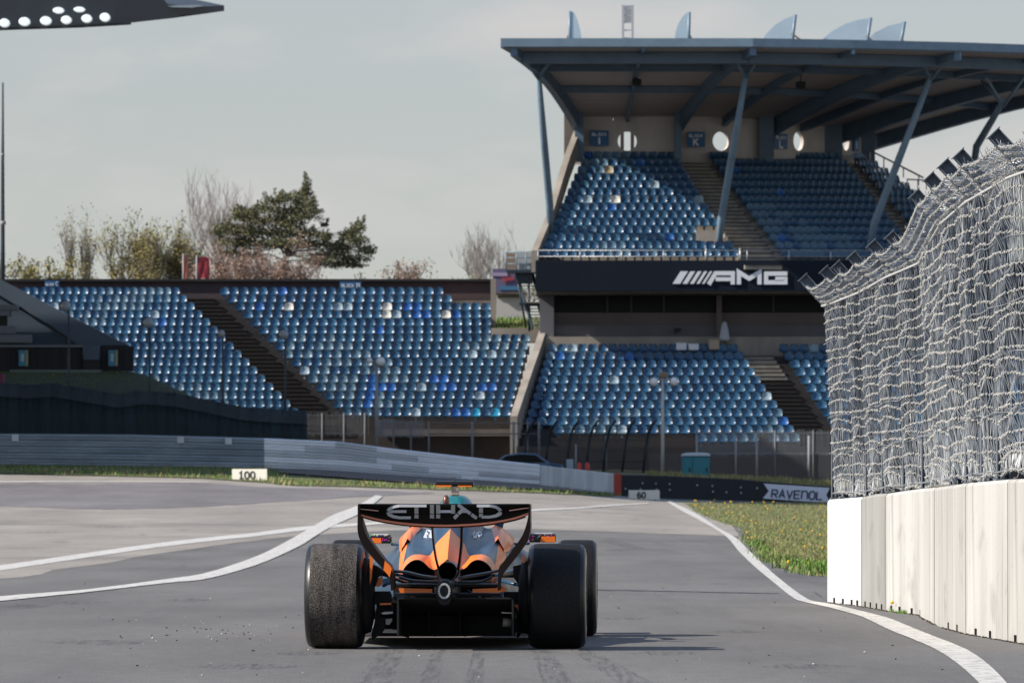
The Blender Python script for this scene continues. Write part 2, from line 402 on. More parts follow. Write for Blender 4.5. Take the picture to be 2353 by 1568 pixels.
# loose rubber crumbs and pale grit on the asphalt
db = MB()
for _ in range(130):
    x, y = (rr.gauss(520, 150), rr.gauss(1452, 14)) if rr.random() < .5 else (rr.uniform(0, 2250), rr.uniform(1330, 1560))
    if 690 < x < 1380 and y < 1490: continue
    p = hit(x, y); s_ = rr.uniform(.003, .008)
    db.ball(p + Vector((0, 0, s_ * .5)), s_, 5, 3, 0 if rr.random() < .65 else 1, rr.uniform(.8, 2), 1, .7)
stuff(db.build('rubber_debris', [M_black, mat('pale_grit', (.6, .57, .5), .8)]), 'rubber crumbs and pale grit scattered over the pit lane', 'debris')

# tyre marks: thin worn films of rubber
M_skid = mat('tyre_mark_rubber', (.05, .05, .053), .85)
t_ = M_skid.node_tree; b_ = t_.nodes['Principled BSDF']
tc_ = N(t_, 'ShaderNodeTexCoord'); mp_ = N(t_, 'ShaderNodeMapping'); mp_.inputs['Scale'].default_value = (14, .5, 1)
nn_ = N(t_, 'ShaderNodeTexNoise'); nn_.inputs['Scale'].default_value = 2; nn_.inputs['Detail'].default_value = 6
mr_ = N(t_, 'ShaderNodeMapRange'); mr_.inputs[1].default_value = .42; mr_.inputs[2].default_value = .75; mr_.inputs[3].default_value = 0; mr_.inputs[4].default_value = .4
t_.links.new(tc_.outputs['Object'], mp_.inputs[0]); t_.links.new(mp_.outputs[0], nn_.inputs['Vector']); t_.links.new(nn_.outputs[0], mr_.inputs[0]); t_.links.new(mr_.outputs[0], b_.inputs['Alpha'])
for (a, b, w0, w1) in [((905, 1485), (850, 1580), 26, 46), ((1240, 1490), (1290, 1580), 22, 40), ((1330, 1490), (1480, 1580), 24, 44), ((1010, 1490), (980, 1580), 14, 26), ((1100, 1492), (1085, 1580), 12, 24), ((1395, 1240), (1470, 1262), 30, 20)]:
    sheet([(a[0] - w0, a[1]), (b[0] - w1, b[1])], [(a[0] + w0, a[1]), (b[0] + w1, b[1])], 2, .003, 'tyre_mark', M_skid, n=10, curve=False)
sheet([(1228, 1352), (1400, 1354), (1560, 1357), (1700, 1360), (1790, 1362)], [(1228, 1354), (1400, 1356), (1560, 1358.5), (1700, 1361.5), (1790, 1363)], 1, .003, 'asphalt_joint', mat('tar_seam', (.035, .035, .037), .7), jit=.5, n=8)

for (x, y, w, h) in ((1420, 1263, 34, 3), (1575, 1322, 16, 2), (1585, 1331, 10, 1.5), (1648, 1340, 22, 2), (1400, 1238, 12, 2), (1296, 1181, 14, 2), (1352, 1179, 18, 2), (1460, 1194, 16, 2), (1530, 1217, 12, 2), (120, 1222, 60, 2.5), (250, 1209, 70, 3), (420, 1217, 22, 2), (330, 1228, 18, 2), (140, 1245, 26, 3), (420, 1300, 10, 3), (430, 1378, 60, 4), (190, 1384, 80, 5), (60, 1392, 60, 5), (230, 1475, 130, 6), (560, 1530, 150, 7), (700, 1500, 90, 5), (1520, 1500, 90, 5), (1700, 1450, 70, 4), (1850, 1530, 110, 6), (1430, 1420, 60, 3)):
    sheet([(x - w, y - .2), (x, y - h), (x + w, y - .2)], [(x - w, y + .2), (x, y + h), (x + w, y + .2)], 2, .0025, 'scuff_mark', M_skid, n=6)
sheet([(1866, 1358), (1882, 1366), (1890, 1374), (1906, 1385)], [(1868, 1360), (1884, 1369), (1893, 1376), (1910, 1386)], 1, .003, 'asphalt_crack', MATS['tar_seam'], jit=.8, n=6)
# ------------------------------------------------------------------ pit wall of precast blocks
WB = [(1900, 1382.5), (1978, 1392), (2034, 1402), (2110, 1412), (2146, 1432), (2162, 1440), (2218, 1455), (2314, 1472), (2380, 1483), (2520, 1504), (2800, 1540), (3300, 1585)]
WT = [(1900, 1147), (1978, 1141), (2010, 1134), (2034, 1133), (2110, 1122), (2146, 1119), (2162, 1117), (2218, 1109), (2314, 1100.5), (2380, 1098), (2520, 1084), (2800, 1060), (3300, 1012)]
def wall_pt(px):
    b = hit(px, interp(WB, px)); z = CH + (HY - interp(WT, px)) * b.y / FPX
    return b, z
M_wall = []
for nm, c in (('white_painted_concrete', (.60, .60, .59)), ('grey_beige_concrete', (.27, .265, .245)), ('pale_concrete', (.37, .36, .335)), ('cream_concrete', (.42, .41, .385))):
    M_wall.append(mat(nm, c, .85, noise=.06 if nm[0] == 'w' else .15, nscale=.9, stretch=(1.6, 1.6, .22), detail=10, bump=.25, bscale=26))
    tw_ = M_wall[-1].node_tree; bw_ = tw_.nodes['Principled BSDF']     # rain streaks and scuffs
    src = bw_.inputs['Base Color'].links[0].from_socket
    for sc_, st_, a_, b_, amt in ((1.0, (9, 9, .35), .56, .74, .55), (2.2, (1, 1, 1), .60, .72, .75), (38, (1, 1, .5), .66, .74, .6)):
        tcx = N(tw_, 'ShaderNodeTexCoord'); mpx = N(tw_, 'ShaderNodeMapping'); mpx.inputs['Scale'].default_value = st_; nx = N(tw_, 'ShaderNodeTexNoise'); nx.inputs['Scale'].default_value = sc_; nx.inputs['Detail'].default_value = 5
        tw_.links.new(tcx.outputs['Object'], mpx.inputs[0]); tw_.links.new(mpx.outputs[0], nx.inputs['Vector'])
        mrx = N(tw_, 'ShaderNodeMapRange'); mrx.inputs[1].default_value = a_; mrx.inputs[2].default_value = b_; mrx.inputs[3].default_value = 1; mrx.inputs[4].default_value = 1 - (1 - amt) * (.4 if nm[0] == 'w' else 1)
        tw_.links.new(nx.outputs[0], mrx.inputs[0]); vx = N(tw_, 'ShaderNodeVectorMath', operation='SCALE'); tw_.links.new(src, vx.inputs[0]); tw_.links.new(mrx.outputs[0], vx.inputs['Scale']); src = vx.outputs[0]
    tw_.links.new(src, bw_.inputs['Base Color'])
M_slot = mat('dark_slot', (.05, .04, .035), .95)  # slot insides much darker than the wall face
blocks = [(1900, 1978, 0, 'bright white painted end block of the pit wall', [1916, 1936, 1956, 1969]),
          (1978, 2034, 1, 'narrow grey beige wall block next to the white end block', [1987, 1999, 2013, 2025]),
          (2034, 2146, 3, 'cream wall block with a dandelion growing at its foot', [2047, 2066, 2094, 2113]),
          (2146, 2218, 2, 'wall block just past the kink with dark vertical streaks', [2178, 2198]),
          (2218, 2314, 3, 'pale wall block with two large lifting slots at its foot', [2241, 2274]),
          (2314, 2470, 2, 'wall block cut off by the edge of the photo', [2332, 2400])]
def long_block(a, b, mi, label, slots):
    px = sorted(set([a + .6, b - .6] + [p for p, _ in WB if a < p < b]))
    pts = [wall_pt(p) for p in px]
    t = thing('wall_block', label, 'concrete wall', pts[0][0], 'precast blocks of the pit wall')
    mb = MB(); th = .34
    front = [p for p, _ in pts]; dirs = [(front[min(i + 1, len(front) - 1)] - front[max(i - 1, 0)]).normalized() for i in range(len(front))]
    nrm = [Vector((-d.y, d.x, 0)) for d in dirs]      # away from the pit lane
    nrm = [n if n.x > 0 else -n for n in nrm]
    def at(pxx, face):                                 # a point of the front line, pushed back by `face`
        bb, z = wall_pt(pxx); k = min(range(len(px)), key=lambda i: abs(px[i] - pxx))
        return bb + nrm[k] * face, z
    # front skin is cut round the lifting slots
    cuts = [];
    for s_ in slots:
        w = .13 / 2
        y0 = wall_pt(s_)[0].y; dpx = abs(wall_pt(s_ + 4)[0].y - y0) / 4.0
        cuts.append((s_ - w / max(dpx, 1e-4), s_ + w / max(dpx, 1e-4)))
    edges = sorted(set(px + [e for c in cuts for e in c if a < e < b]))
    for u, v in zip(edges, edges[1:]):
        cut = any(c[0] - 1e-6 <= u and v <= c[1] + 1e-6 for c in cuts)
        (p0, z0), (p1, z1) = at(u, 0), at(v, 0); lo = .055 if cut else 0.0
        cz = .025
        k0, k1 = at(u, .02)[0], at(v, .02)[0]
        A0, A1 = p0 + Vector((0, 0, lo)), p1 + Vector((0, 0, lo)); T0, T1 = Vector((p0.x, p0.y, z0 - cz)), Vector((p1.x, p1.y, z1 - cz))
        mb.quad(A0, T0, T1, A1); mb.quad(T0, Vector((k0.x, k0.y, z0)), Vector((k1.x, k1.y, z1)), T1)
        b0, b1 = at(u, th)[0], at(v, th)[0]
        mb.quad(Vector((k0.x, k0.y, z0)), Vector((b0.x, b0.y, z0)), Vector((b1.x, b1.y, z1)), Vector((k1.x, k1.y, z1)))
        mb.quad(b1, Vector((b1.x, b1.y, z1)), Vector((b0.x, b0.y, z0)), b0)
        if cut:
            d0, d1 = at(u, .18)[0], at(v, .18)[0]; up = Vector((0, 0, lo))
            mb.quad(d0, d0 + up, d1 + up, d1, 1); mb.quad(A0, A1, d1 + up, d0 + up, 1); mb.quad(p0, A0, d0 + up, d0, 1); mb.quad(d1, d1 + up, A1, p1, 1)
    for q in (px[0], px[-1]):
        p0, z0 = at(q, 0); k0 = at(q, .02)[0]; b0 = at(q, th)[0]
        mb.add([p0, Vector((p0.x, p0.y, z0 - .025)), Vector((k0.x, k0.y, z0)), Vector((b0.x, b0.y, z0)), b0], [(0, 1, 2, 3, 4)])
    mb.build('block', [M_wall[mi], M_slot], t)
    return t
for args in blocks: long_block(*args)
# the grime line where wall meets asphalt
gr_ = MB(); r2 = random.Random(5)
for k in range(240):
    p = wall_pt(r2.uniform(1905, 2400))[0]
    gr_.ball(p + Vector((-r2.uniform(.0, .03), 0, .004)), r2.uniform(.008, .018), 5, 3, 0, 1, 2.5, .35)
stuff(gr_.build('dirt', mat('wall_foot_dirt', (.06, .045, .03), .95)), 'dark dirt lying along the foot of the pit wall', 'dirt')

# ------------------------------------------------------------------ debris fence standing on the pit wall
M_wire = mat('fence_wire', (.36, .37, .37), .42, metal=.3, c2=(.18, .195, .21), nscale=3, lo=.42, hi=.58)
M_knot = mat('fence_wire_twist', (.46, .45, .42), .45, metal=.25)
M_post = mat('fence_post_steel', (.10, .12, .145), .75, metal=0, noise=.15, nscale=5)
M_bar = mat('fence_bar', (.62, .62, .60), .4, metal=.3)
fence_base = wall_pt(1900)[0]
FN = thing('debris_fence', 'tall silver wire debris fence with bent top on the pale concrete wall', 'fence', fence_base)
FP = [1889, 1938, 1966, 2003, 2050, 2093, 2155, 2190, 2225, 2261, 2345, 2440]
def fence_pt(px):
    b, z = wall_pt(max(px, 1902)); d = wall_pt(max(px, 1902) + 3)[0] - b; n = Vector((-d.y, d.x, 0)).normalized()
    if n.x < 0: n = -n
    if px < 1902: b = b + (b - wall_pt(1906)[0]) * ((1902 - px) / 4)
    return b + n * .13, z
fy = [(fence_pt(p)[0].y, fence_pt(p)[0].x, fence_pt(p)[1]) for p in range(1885, 2480, 5)]
fy.sort()
def fline(y):
    """x of the fence line, wall top and knee height at distance y"""
    for (a, b) in zip(fy, fy[1:]):
        if a[0] <= y <= b[0]:
            t = (y - a[0]) / (b[0] - a[0] + 1e-9); x = lerp(a[1], b[1], t); zb = lerp(a[2], b[2], t); break
    else:
        x, zb = (fy[0][1], fy[0][2]) if y < fy[0][0] else (fy[-1][1], fy[-1][2])
    kn = lerp(3.34, 2.93, max(0, min(1, (y - 41) / 15.0)))
    return x, zb, kn
Y0, Y1 = fence_pt(1889)[0].y, fence_pt(2440)[0].y
for i, p in enumerate(FP):
    y = fence_pt(p)[0].y; x, zb, kn = fline(y); mb = MB()
    for (dx, w, d) in ((-.045, .008, .13), (.045, .008, .13), (0, .082, .008)):   # H section: two flanges and a web
        mb.box((x + .01 + dx, y, (zb + kn) / 2), (w, d, kn - zb))
    k0, k1 = Vector((x - .03, y, kn - .03)), Vector((x - .325, y, kn + .285))
    dr = (k1 - k0).normalized(); sd = Vector((dr.z, 0, -dr.x))
    for o, w, d in ((.045, .10, .008), (-.045, .10, .008)):
        mb.beam(k0 + sd * o, k1 + sd * o, w, d, up=sd)
    mb.beam(k0, k1, .008, .105, up=sd)
    mb.beam(k1 - dr * .002, k1 + dr * .006, .11, .12, up=sd)                        # end plate
    mb.box((x + .05, y, zb + .01), (.2, .2, .02))
    for z in (zb + .05,): mb.box((x + .0, y - .07, z), (.03, .03, .07))
    mb.build('post', M_post, FN)
# woven net
rows_v = 21; pitch = .037
cols = int((Y0 - Y1) / pitch); net = MB(); r3 = random.Random(21)
posts_y = sorted(fence_pt(p)[0].y for p in FP)
def sag(y):
    for a, b in zip(posts_y, posts_y[1:]):
        if a <= y <= b: return math.sin(math.pi * (y - a) / (b - a))
    return 0
def bul(y, j): return .035 * math.sin(y * 2.1 + j * .9) + .025 * math.sin(y * 5.3 + j * 2.3) + .012 * math.sin(y * 11 + j * 1.7)
def node(i, j, half):
    y = Y1 + i * pitch; x, zb, kn = fline(y); s_ = sag(y)
    lat = (.46 * pitch) * (1 if (i + j) % 2 == 0 else -1)
    if j <= rows_v:
        t = j / rows_v; z = lerp(zb + .03, kn, t) + .06 * s_ * (1 - .6 * t) * (.6 + .5 * math.sin(j * 1.9)) + .018 * math.sin(y * 1.7 + j * .7) + .006 * math.sin(i * 1.3 + j)
        return Vector((x - .01 - .10 * t - .6 * abs(bul(y, j)) * s_ - .015 * s_ + r3.uniform(-.006, .006), y + lat + r3.uniform(-.006, .006), z))
    t = (j - rows_v) / 4.0 * .68
    return Vector((x - .11 - .27 * t + .02 * s_ * math.sin(j * 3), y + lat, kn + .29 * t - .07 * s_ * t + r3.uniform(-.008, .008)))
for i in range(cols + 1):
    pts = []
    for j in range(rows_v + 5):
        p = node(i, j, 0)
        pts += [p - Vector((0, 0, .017)), p + Vector((0, 0, .017))]
    net.tube(pts, .0034, 3, 0, False, False)
    for j in range(0, rows_v + 5):                    # twists
        p = node(i, j, 0); e = .018 if (i + j) % 2 == 0 else .012
        net.tube([p - Vector((.006, e, .006)), p + Vector((.008, .004, .004)), p + Vector((-.006, e, -.005))], .0054, 4, 1, True, True)
# curled loose ends along the bottom and the top edge
for k in range(150):
    y = r3.uniform(Y1, Y0); x, zb, kn = fline(y)
    if k < 45:
        c = Vector((x - .02, y, zb + .05)); pr = [c + Vector((r3.uniform(-.02, .02), .13 * (q - 2), -.015 + .02 * math.sin(q * 1.1 + k) + r3.uniform(-.008, .008))) for q in range(6)]
        net.tube(pr, .0035, 3, 0, False)
    else:
        c = Vector((x - .29, y, kn + .195 - .07 * sag(y))); net.tube([c, c + Vector((r3.uniform(-.04, .02), r3.uniform(-.04, .04), r3.uniform(.03, .07)))], .003, 3, 0, False)
net.build('wire_net', [M_wire, M_knot], FN)
for (fr, r_) in ((1.0, .011), (.80, .004), (.60, .004), (.42, .0045), (.24, .004), (.03, .007)):
    mb = MB(); ys_ = [Y1 + (Y0 - Y1) * k / 120 for k in range(121)]
    pts = []
    for y in ys_:
        x, zb, kn = fline(y); s_ = sag(y)
        pts.append(Vector((x - .035 - .10 * fr, y, lerp(zb, kn, fr) + (.0 if fr == 1.0 else .03 * s_ * math.sin(fr * 17)))))
    mb.tube(pts, r_, 5)
    mb.build('cable', M_bar if fr == 1.0 else M_wire, FN)

# weeds at the wall foot
p = wall_pt(2058)[0] + Vector((-.035, 0, 0))
dn = thing('dandelion', 'single dandelion with a yellow head at the foot of the cream wall', 'flower', p)
MB().tube([p + Vector((.0, 0, 0)), p + Vector((-.01, 0, .05)), p + Vector((.0, -.01, .085))], .0025, 5).build('stem', GR[1], dn)
MB().ball(p + Vector((0, -.01, .09)), .020, 9, 6, 0, 1, 1, .7).build('flower_head', M_dand, dn)
mb = MB(); blades(mb, p, .05, 14, r3, 0, .02); mb.build('leaves', [GR[3]], dn)
p = wall_pt(2083)[0] + Vector((-.03, 0, 0)); mb = MB(); blades(mb, p, .045, 60, r3, 0, .022)
tag(mb.build('weed', [GR[3]]), 'small bright green weed growing at the foot of the cream wall', 'weed')
for (px_, py_, lb) in ((1809, 1310, 'orange yellow dandelion at the asphalt edge of the grass verge'),):
    p = hit(px_, py_); dn = thing('dandelion', lb, 'flower', p)
    MB().tube([p, p + Vector((.005, 0, .07)), p + Vector((.012, 0, .12))], .003, 5).build('stem', GR[1], dn)
    MB().ball(p + Vector((.012, -.004, .125)), .024, 9, 6, 0, .8, 1, 1.1).build('flower_head', M_dand, dn)
# ------------------------------------------------------------------ the racing car, seen from behind
YAW = R(-1.5); CAR = Vector((-.452, 39.2, 0))
car = thing('racing_car', 'orange and black open-wheel racing car seen from behind on the pit exit', 'racing car', CAR, None, YAW)
DR = math.sin(-YAW)
def C(zx, zy, y):
    """point of the car at depth y ahead of the rear axle, read off the picture"""
    s = FPX / (CAR.y + y); px = 655 + .327 * zx; py = 1064.3 + .327 * zy
    return Vector(((px - CX) / s - CAR.x - DR * y, y, CH + (HY - py) / s))
M_or = mat('orange_car_paint', (.90, .19, .012), .36, coat=.25)
M_nv = mat('navy_car_paint', (.012, .045, .09), .55, spec=.22)
M_cf = mat('carbon_fibre', (.007, .007, .008), .45, spec=.25, noise=.2, nscale=40)
M_cfg = mat('gloss_carbon', (.012, .012, .014), .35, spec=.3)
M_vd = mat('near_black', (.004, .004, .004), .8)  # one near-black finish for openings, ducts, diffuser and floor
M_metal = mat('exhaust_metal', (.10, .10, .11), .3, metal=.9)
M_let = mat('silver_letters', (.50, .51, .53), .45)
M_teal = mat('teal_car_paint', (.010, .17, .20), .35, coat=.4)
M_rub = mat('tyre_tread', (.035, .033, .031), .62, noise=.4, nscale=120, bump=.5, bscale=160)
M_sw = mat('tyre_sidewall', (.009, .009, .010), .36, spec=.45)
M_rub2 = mat('plain_shaded_tread', (.022, .020, .019), .6, c2=(.006, .006, .006), nscale=130, detail=3, lo=.46, hi=.66, bump=.3, bscale=140, spec=.25)  # near-black tread; shade on the right rear tyre is put into this colour
M_rim = mat('wheel_cover', (.015, .016, .02), .35)
# worn tread: dusty pick-up speckle
t = M_rub.node_tree; b = t.nodes['Principled BSDF']
tc = N(t, 'ShaderNodeTexCoord'); n1 = N(t, 'ShaderNodeTexNoise'); n1.inputs['Scale'].default_value = 150; n1.inputs['Detail'].default_value = 3
t.links.new(tc.outputs['Object'], n1.inputs['Vector'])
rp = N(t, 'ShaderNodeValToRGB'); rp.color_ramp.elements[0].position = .42; rp.color_ramp.elements[1].position = .62
rp.color_ramp.elements[0].color = (.010, .009, .008, 1); rp.color_ramp.elements[1].color = (.13, .112, .098, 1)
n3 = N(t, 'ShaderNodeTexNoise'); n3.inputs['Scale'].default_value = 5; n3.inputs['Detail'].default_value = 3; mp3 = N(t, 'ShaderNodeMapping'); mp3.inputs['Scale'].default_value = (3.5, .6, .6)
t.links.new(tc.outputs['Object'], mp3.inputs[0]); t.links.new(mp3.outputs[0], n3.inputs['Vector'])            # pick-up lies in bands round the tyre
m3 = N(t, 'ShaderNodeMath', operation='MULTIPLY_ADD'); m3.inputs[1].default_value = .42; m3.inputs[2].default_value = -.21; t.links.new(n3.outputs[0], m3.inputs[0])
a3 = N(t, 'ShaderNodeMath', operation='ADD'); t.links.new(n1.outputs[0], a3.inputs[0]); t.links.new(m3.outputs[0], a3.inputs[1])
t.links.new(a3.outputs[0], rp.inputs[0]); t.links.new(rp.outputs[0], b.inputs['Base Color'])
b.inputs['Specular IOR Level'].default_value = .25
# two-tone engine cover: orange tail, navy forward
def cover_paint():
    m = bpy.data.materials.new('engine_cover_paint'); m.use_nodes = True; t = m.node_tree; b = t.nodes['Principled BSDF']
    b.inputs['Roughness'].default_value = .40; b.inputs['Coat Weight'].default_value = .2; b.inputs['Coat Roughness'].default_value = .1
    tc = N(t, 'ShaderNodeTexCoord'); sx = N(t, 'ShaderNodeSeparateXYZ'); t.links.new(tc.outputs['Object'], sx.inputs[0])
    ab = N(t, 'ShaderNodeMath', operation='ABSOLUTE'); t.links.new(sx.outputs[0], ab.inputs[0])
    cv = N(t, 'ShaderNodeFloatCurve'); mp = cv.mapping; mp.curves[0].points[0].location = (0, .76); mp.curves[0].points[1].location = (1, .20)
    for x, y in ((.06, .755), (.095, .72), (.125, .62), (.17, .52), (.22, .47), (.30, .45), (.38, .40)): mp.curves[0].points.new(x, y)
    mp.update(); t.links.new(ab.outputs[0], cv.inputs['Value'])
    lt = N(t, 'ShaderNodeMath', operation='LESS_THAN'); t.links.new(sx.outputs[1], lt.inputs[0]); t.links.new(cv.outputs[0], lt.inputs[1])
    cm = N(t, 'ShaderNodeMath', operation='COMPARE'); cm.inputs[1].default_value = .350; cm.inputs[2].default_value = .026; t.links.new(ab.outputs[0], cm.inputs[0])   # orange pinstripe down the flank
    gz = N(t, 'ShaderNodeMath', operation='GREATER_THAN'); gz.inputs[1].default_value = .50; t.links.new(sx.outputs[2], gz.inputs[0])
    an = N(t, 'ShaderNodeMath', operation='MULTIPLY'); t.links.new(cm.outputs[0], an.inputs[0]); t.links.new(gz.outputs[0], an.inputs[1])
    orr = N(t, 'ShaderNodeMath', operation='MAXIMUM'); t.links.new(lt.outputs[0], orr.inputs[0]); t.links.new(an.outputs[0], orr.inputs[1]); lt = orr
    mx = N(t, 'ShaderNodeMixRGB'); mx.inputs[1].default_value = (.012, .040, .078, 1); mx.inputs[2].default_value = (.90, .215, .012, 1)
    t.links.new(lt.outputs[0], mx.inputs[0]); t.links.new(mx.outputs[0], b.inputs['Base Color'])
    return m
M_cover = cover_paint()
def crom(p, t):
    n = len(p) - 1; i = min(int(t * n), n - 1); u = t * n - i
    g = lambda k: p[max(0, min(n, k))]
    a, b_, c, d = g(i - 1), g(i), g(i + 1), g(i + 2)
    return tuple(.5 * (2 * b_[j] + (c[j] - a[j]) * u + (2 * a[j] - 5 * b_[j] + 4 * c[j] - d[j]) * u * u + (3 * b_[j] - a[j] - 3 * c[j] + d[j]) * u ** 3) for j in range(len(b_)))
def loft(sections, ny, nx, name, m, smooth=True, cap_front=False, cap_back=False):
    """sections: (y, half profile from top centre round to bottom centre)"""
    S = []
    for y, prof in sections: S.append([(y, *crom(prof, k / nx)) for k in range(nx + 1)])
    rows = []
    for i in range(ny + 1):
        half = [crom([s_[k] for s_ in S], i / ny) for k in range(nx + 1)]
        ring = [Vector((h[1], h[0], h[2])) for h in half] + [Vector((-h[1], h[0], h[2])) for h in half[-2:0:-1]]
        rows.append(ring)
    mb = MB(); mb.grid(rows[::-1], 0, smooth, True)
    return mb.build(name, m, car, local=True), rows
cover_secs = [
 (.20, [(0, .612), (.045, .575), (.085, .540), (.125, .552), (.165, .592), (.207, .608), (.250, .598), (.290, .566), (.311, .525), (.303, .475), (.265, .45), (.2, .44), (.1, .44), (0, .44)]),
 (.45, [(0, .725), (.045, .675), (.085, .625), (.125, .605), (.165, .628), (.215, .640), (.262, .632), (.303, .600), (.326, .545), (.322, .48), (.285, .43), (.2, .41), (.1, .41), (0, .41)]),
 (.80, [(0, .83), (.055, .775), (.105, .74), (.145, .69), (.185, .667), (.235, .668), (.285, .665), (.325, .625), (.350, .56), (.352, .47), (.31, .38), (.2, .35), (.1, .35), (0, .35)]),
 (1.25, [(0, .965), (.07, .92), (.125, .88), (.165, .81), (.195, .755), (.235, .735), (.29, .735), (.345, .69), (.385, .60), (.40, .45), (.38, .30), (.25, .18), (.1, .15), (0, .15)]),
 (1.70, [(0, 1.045), (.075, 1.03), (.125, .97), (.16, .89), (.185, .82), (.225, .79), (.29, .79), (.355, .74), (.42, .64), (.47, .48), (.46, .26), (.30, .10), (.1, .09), (0, .09)]),
 (2.20, [(0, .72), (.10, .72), (.17, .73), (.21, .76), (.235, .80), (.255, .815), (.295, .80), (.37, .73), (.52, .62), (.66, .48), (.68, .26), (.45, .08), (.2, .07), (0, .07)]),
 (2.80, [(0, .62), (.09, .63), (.15, .66), (.19, .70), (.215, .735), (.235, .74), (.27, .72), (.36, .66), (.56, .60), (.70, .50), (.70, .30), (.5, .09), (.2, .07), (0, .07)])]
cover, _rows = loft(cover_secs, 52, 52, 'engine_cover', M_cover)
at_ = cover.data.attributes.new('sharp_edge', 'BOOLEAN', 'EDGE')            # crisp spine along the top of the cover
for e in cover.data.edges:
    p, q = (cover.data.vertices[k].co for k in e.vertices)
    if abs(p.x) < 1e-4 and abs(q.x) < 1e-4 and min(p.z, q.z) > .5: at_.data[e.index].value = True
nose_secs = [(2.80, [(0, .72), (.12, .70), (.22, .62), (.26, .5), (.25, .3), (.15, .12), (0, .1)]), (3.4, [(0, .62), (.12, .60), (.19, .54), (.22, .45), (.2, .3), (.12, .2), (0, .18)]), (4.6, [(0, .36), (.06, .35), (.10, .31), (.11, .27), (.09, .22), (.05, .2), (0, .2)])]
loft(nose_secs, 14, 20, 'nose', M_or)
# black lips and pits of the two cooling outlets
for sgn in (-1, 1):
    prof = [(.090, .538), (.125, .550), (.165, .590), (.207, .606), (.250, .596), (.289, .564), (.309, .525), (.301, .477), (.265, .452), (.2, .442), (.12, .44), (.088, .47)]
    q = [crom(prof + prof[:1], k / 40) for k in range(40)]
    mb = MB(); rows = []
    for (y, s_) in ((.195, 1.0), (.25, .97), (.55, .70)):
        cx_, cz_ = .2, .51
        rows.append([Vector((sgn * (cx_ + (x - cx_) * s_), y, cz_ + (z - cz_) * s_)) for x, z in q])
    mb.grid(rows if sgn > 0 else rows[::-1], 0, True, True); mb.add(rows[-1], [tuple(range(40))])
    mb.build('cooling_outlet', M_vd, car, local=True)
# bodywork below the outlets
mb = MB()
mb.add([C(845, 830, .2), C(1455, 830, .2), C(1400, 850, .2), C(900, 850, .2)] + [C(845, 830, .7), C(1455, 830, .7), C(1400, 850, .7), C(900, 850, .7)], [(0, 1, 2, 3), (0, 4, 5, 1), (3, 2, 6, 7), (4, 7, 6, 5), (0, 3, 7, 4), (1, 5, 6, 2)])
mb.build('gearbox_cover', M_cf, car, local=True)
# exhaust tail pipe
c = C(1141, 757, -.18); ax = Vector((0, 1, 0)); mb = MB(); n = 28
def ring(r_, y): return [Vector((c.x + math.cos(2 * math.pi * k / n) * r_, y, c.z + math.sin(2 * math.pi * k / n) * r_)) for k in range(n)]
mb.grid([ring(.058, .25), ring(.058, -.17), ring(.064, -.20), ring(.068, -.19), ring(.068, .25)], 0, True, True); ex = mb.build('exhaust_pipe', M_metal, car, local=True)
mb = MB(); mb.grid([ring(.057, -.18), ring(.055, .24)], 0, True, True); mb.add(ring(.055, .24), [tuple(range(n))]); mb.build('pipe_bore', M_vd, ex, local=True)
# roll hoop, camera bar, camera pod, halo
mb = MB(); rows = []
for k, (y, w, zt_, zb_) in enumerate([(1.30, .10, .98, .80), (1.45, .138, 1.045, .82), (1.6, .146, 1.058, .82), (1.75, .142, 1.050, .82), (1.86, .12, 1.02, .83)]):
    xo = .012
    rows.append([Vector((xo + w * math.copysign(abs(math.cos(a)) ** .75, math.cos(a)), y, zb_ + (zt_ - zb_) * math.sin(a) ** .8)) for a in [math.pi * j / 20 for j in range(21)]])
mb.grid(rows, 0, True); mb.add(rows[0], [tuple(range(21))]); mb.add(rows[-1], [tuple(range(20, -1, -1))])
hoop = mb.build('roll_hoop', M_teal, car, local=True)
yb = 1.55
mb = MB(); a, b_ = C(1062, 143, yb), C(1323, 143, yb)
prof = [(-.06, 0), (-.045, .018), (0, .023), (.05, .014), (.075, 0), (.05, -.012), (0, -.018), (-.045, -.014)]
mb.grid([[a + Vector((0, p, q)) for p, q in prof], [b_ + Vector((0, p, q)) for p, q in prof]][::-1], 0, False, True)
mb.add([a + Vector((0, p, q)) for p, q in prof], [tuple(range(8))]); mb.add([b_ + Vector((0, p, q)) for p, q in prof], [tuple(range(7, -1, -1))])
tb = mb.build('camera_bar', M_cfg, hoop, local=True)
mb = MB(); mb.box((C(1195, 190, yb) + Vector((0, .0, 0))), (.052, .10, .062)); mb.build('camera_bar_stalk', mat('tan_stalk', (.36, .27, .21), .5), hoop, local=True)
mb = MB(); mb.quad(*[C(x, y, yb - .064) for x, y in ((1064, 151), (1170, 151), (1165, 163), (1064, 164))]); mb.box((C(1112, 157, yb - .05)), (.105, .02, .012)); mb.box(C(1262, 158, yb - .05), (.10, .02, .010)); mb.build('orange_stripe', M_or, hoop, local=True)
mb = MB(); mb.tube([C(1191, 150, yb - .02), C(1191, 95, yb - .02)], .004, 5); mb.build('aerial', M_black, hoop, local=True)
mb = MB(); mb.ball(C(1130, 262, 1.25), .026, 12, 8, 0, 1, 1.6, 1.7); mb.build('camera_pod', mat('copper_tinted_pod', (.20, .09, .06), .3, metal=.5), hoop, local=True)
mb = MB(); hp = []
for s_ in (-1, 1):
    hp.append([Vector((s_ * .30, 1.85, .80)), Vector((s_ * .325, 2.0, .90)), Vector((s_ * .31, 2.25, .935)), Vector((s_ * .24, 2.6, .95)), Vector((s_ * .12, 2.85, .95)), Vector((0, 2.92, .95))])
for p in hp: mb.tube(p, .032, 8)
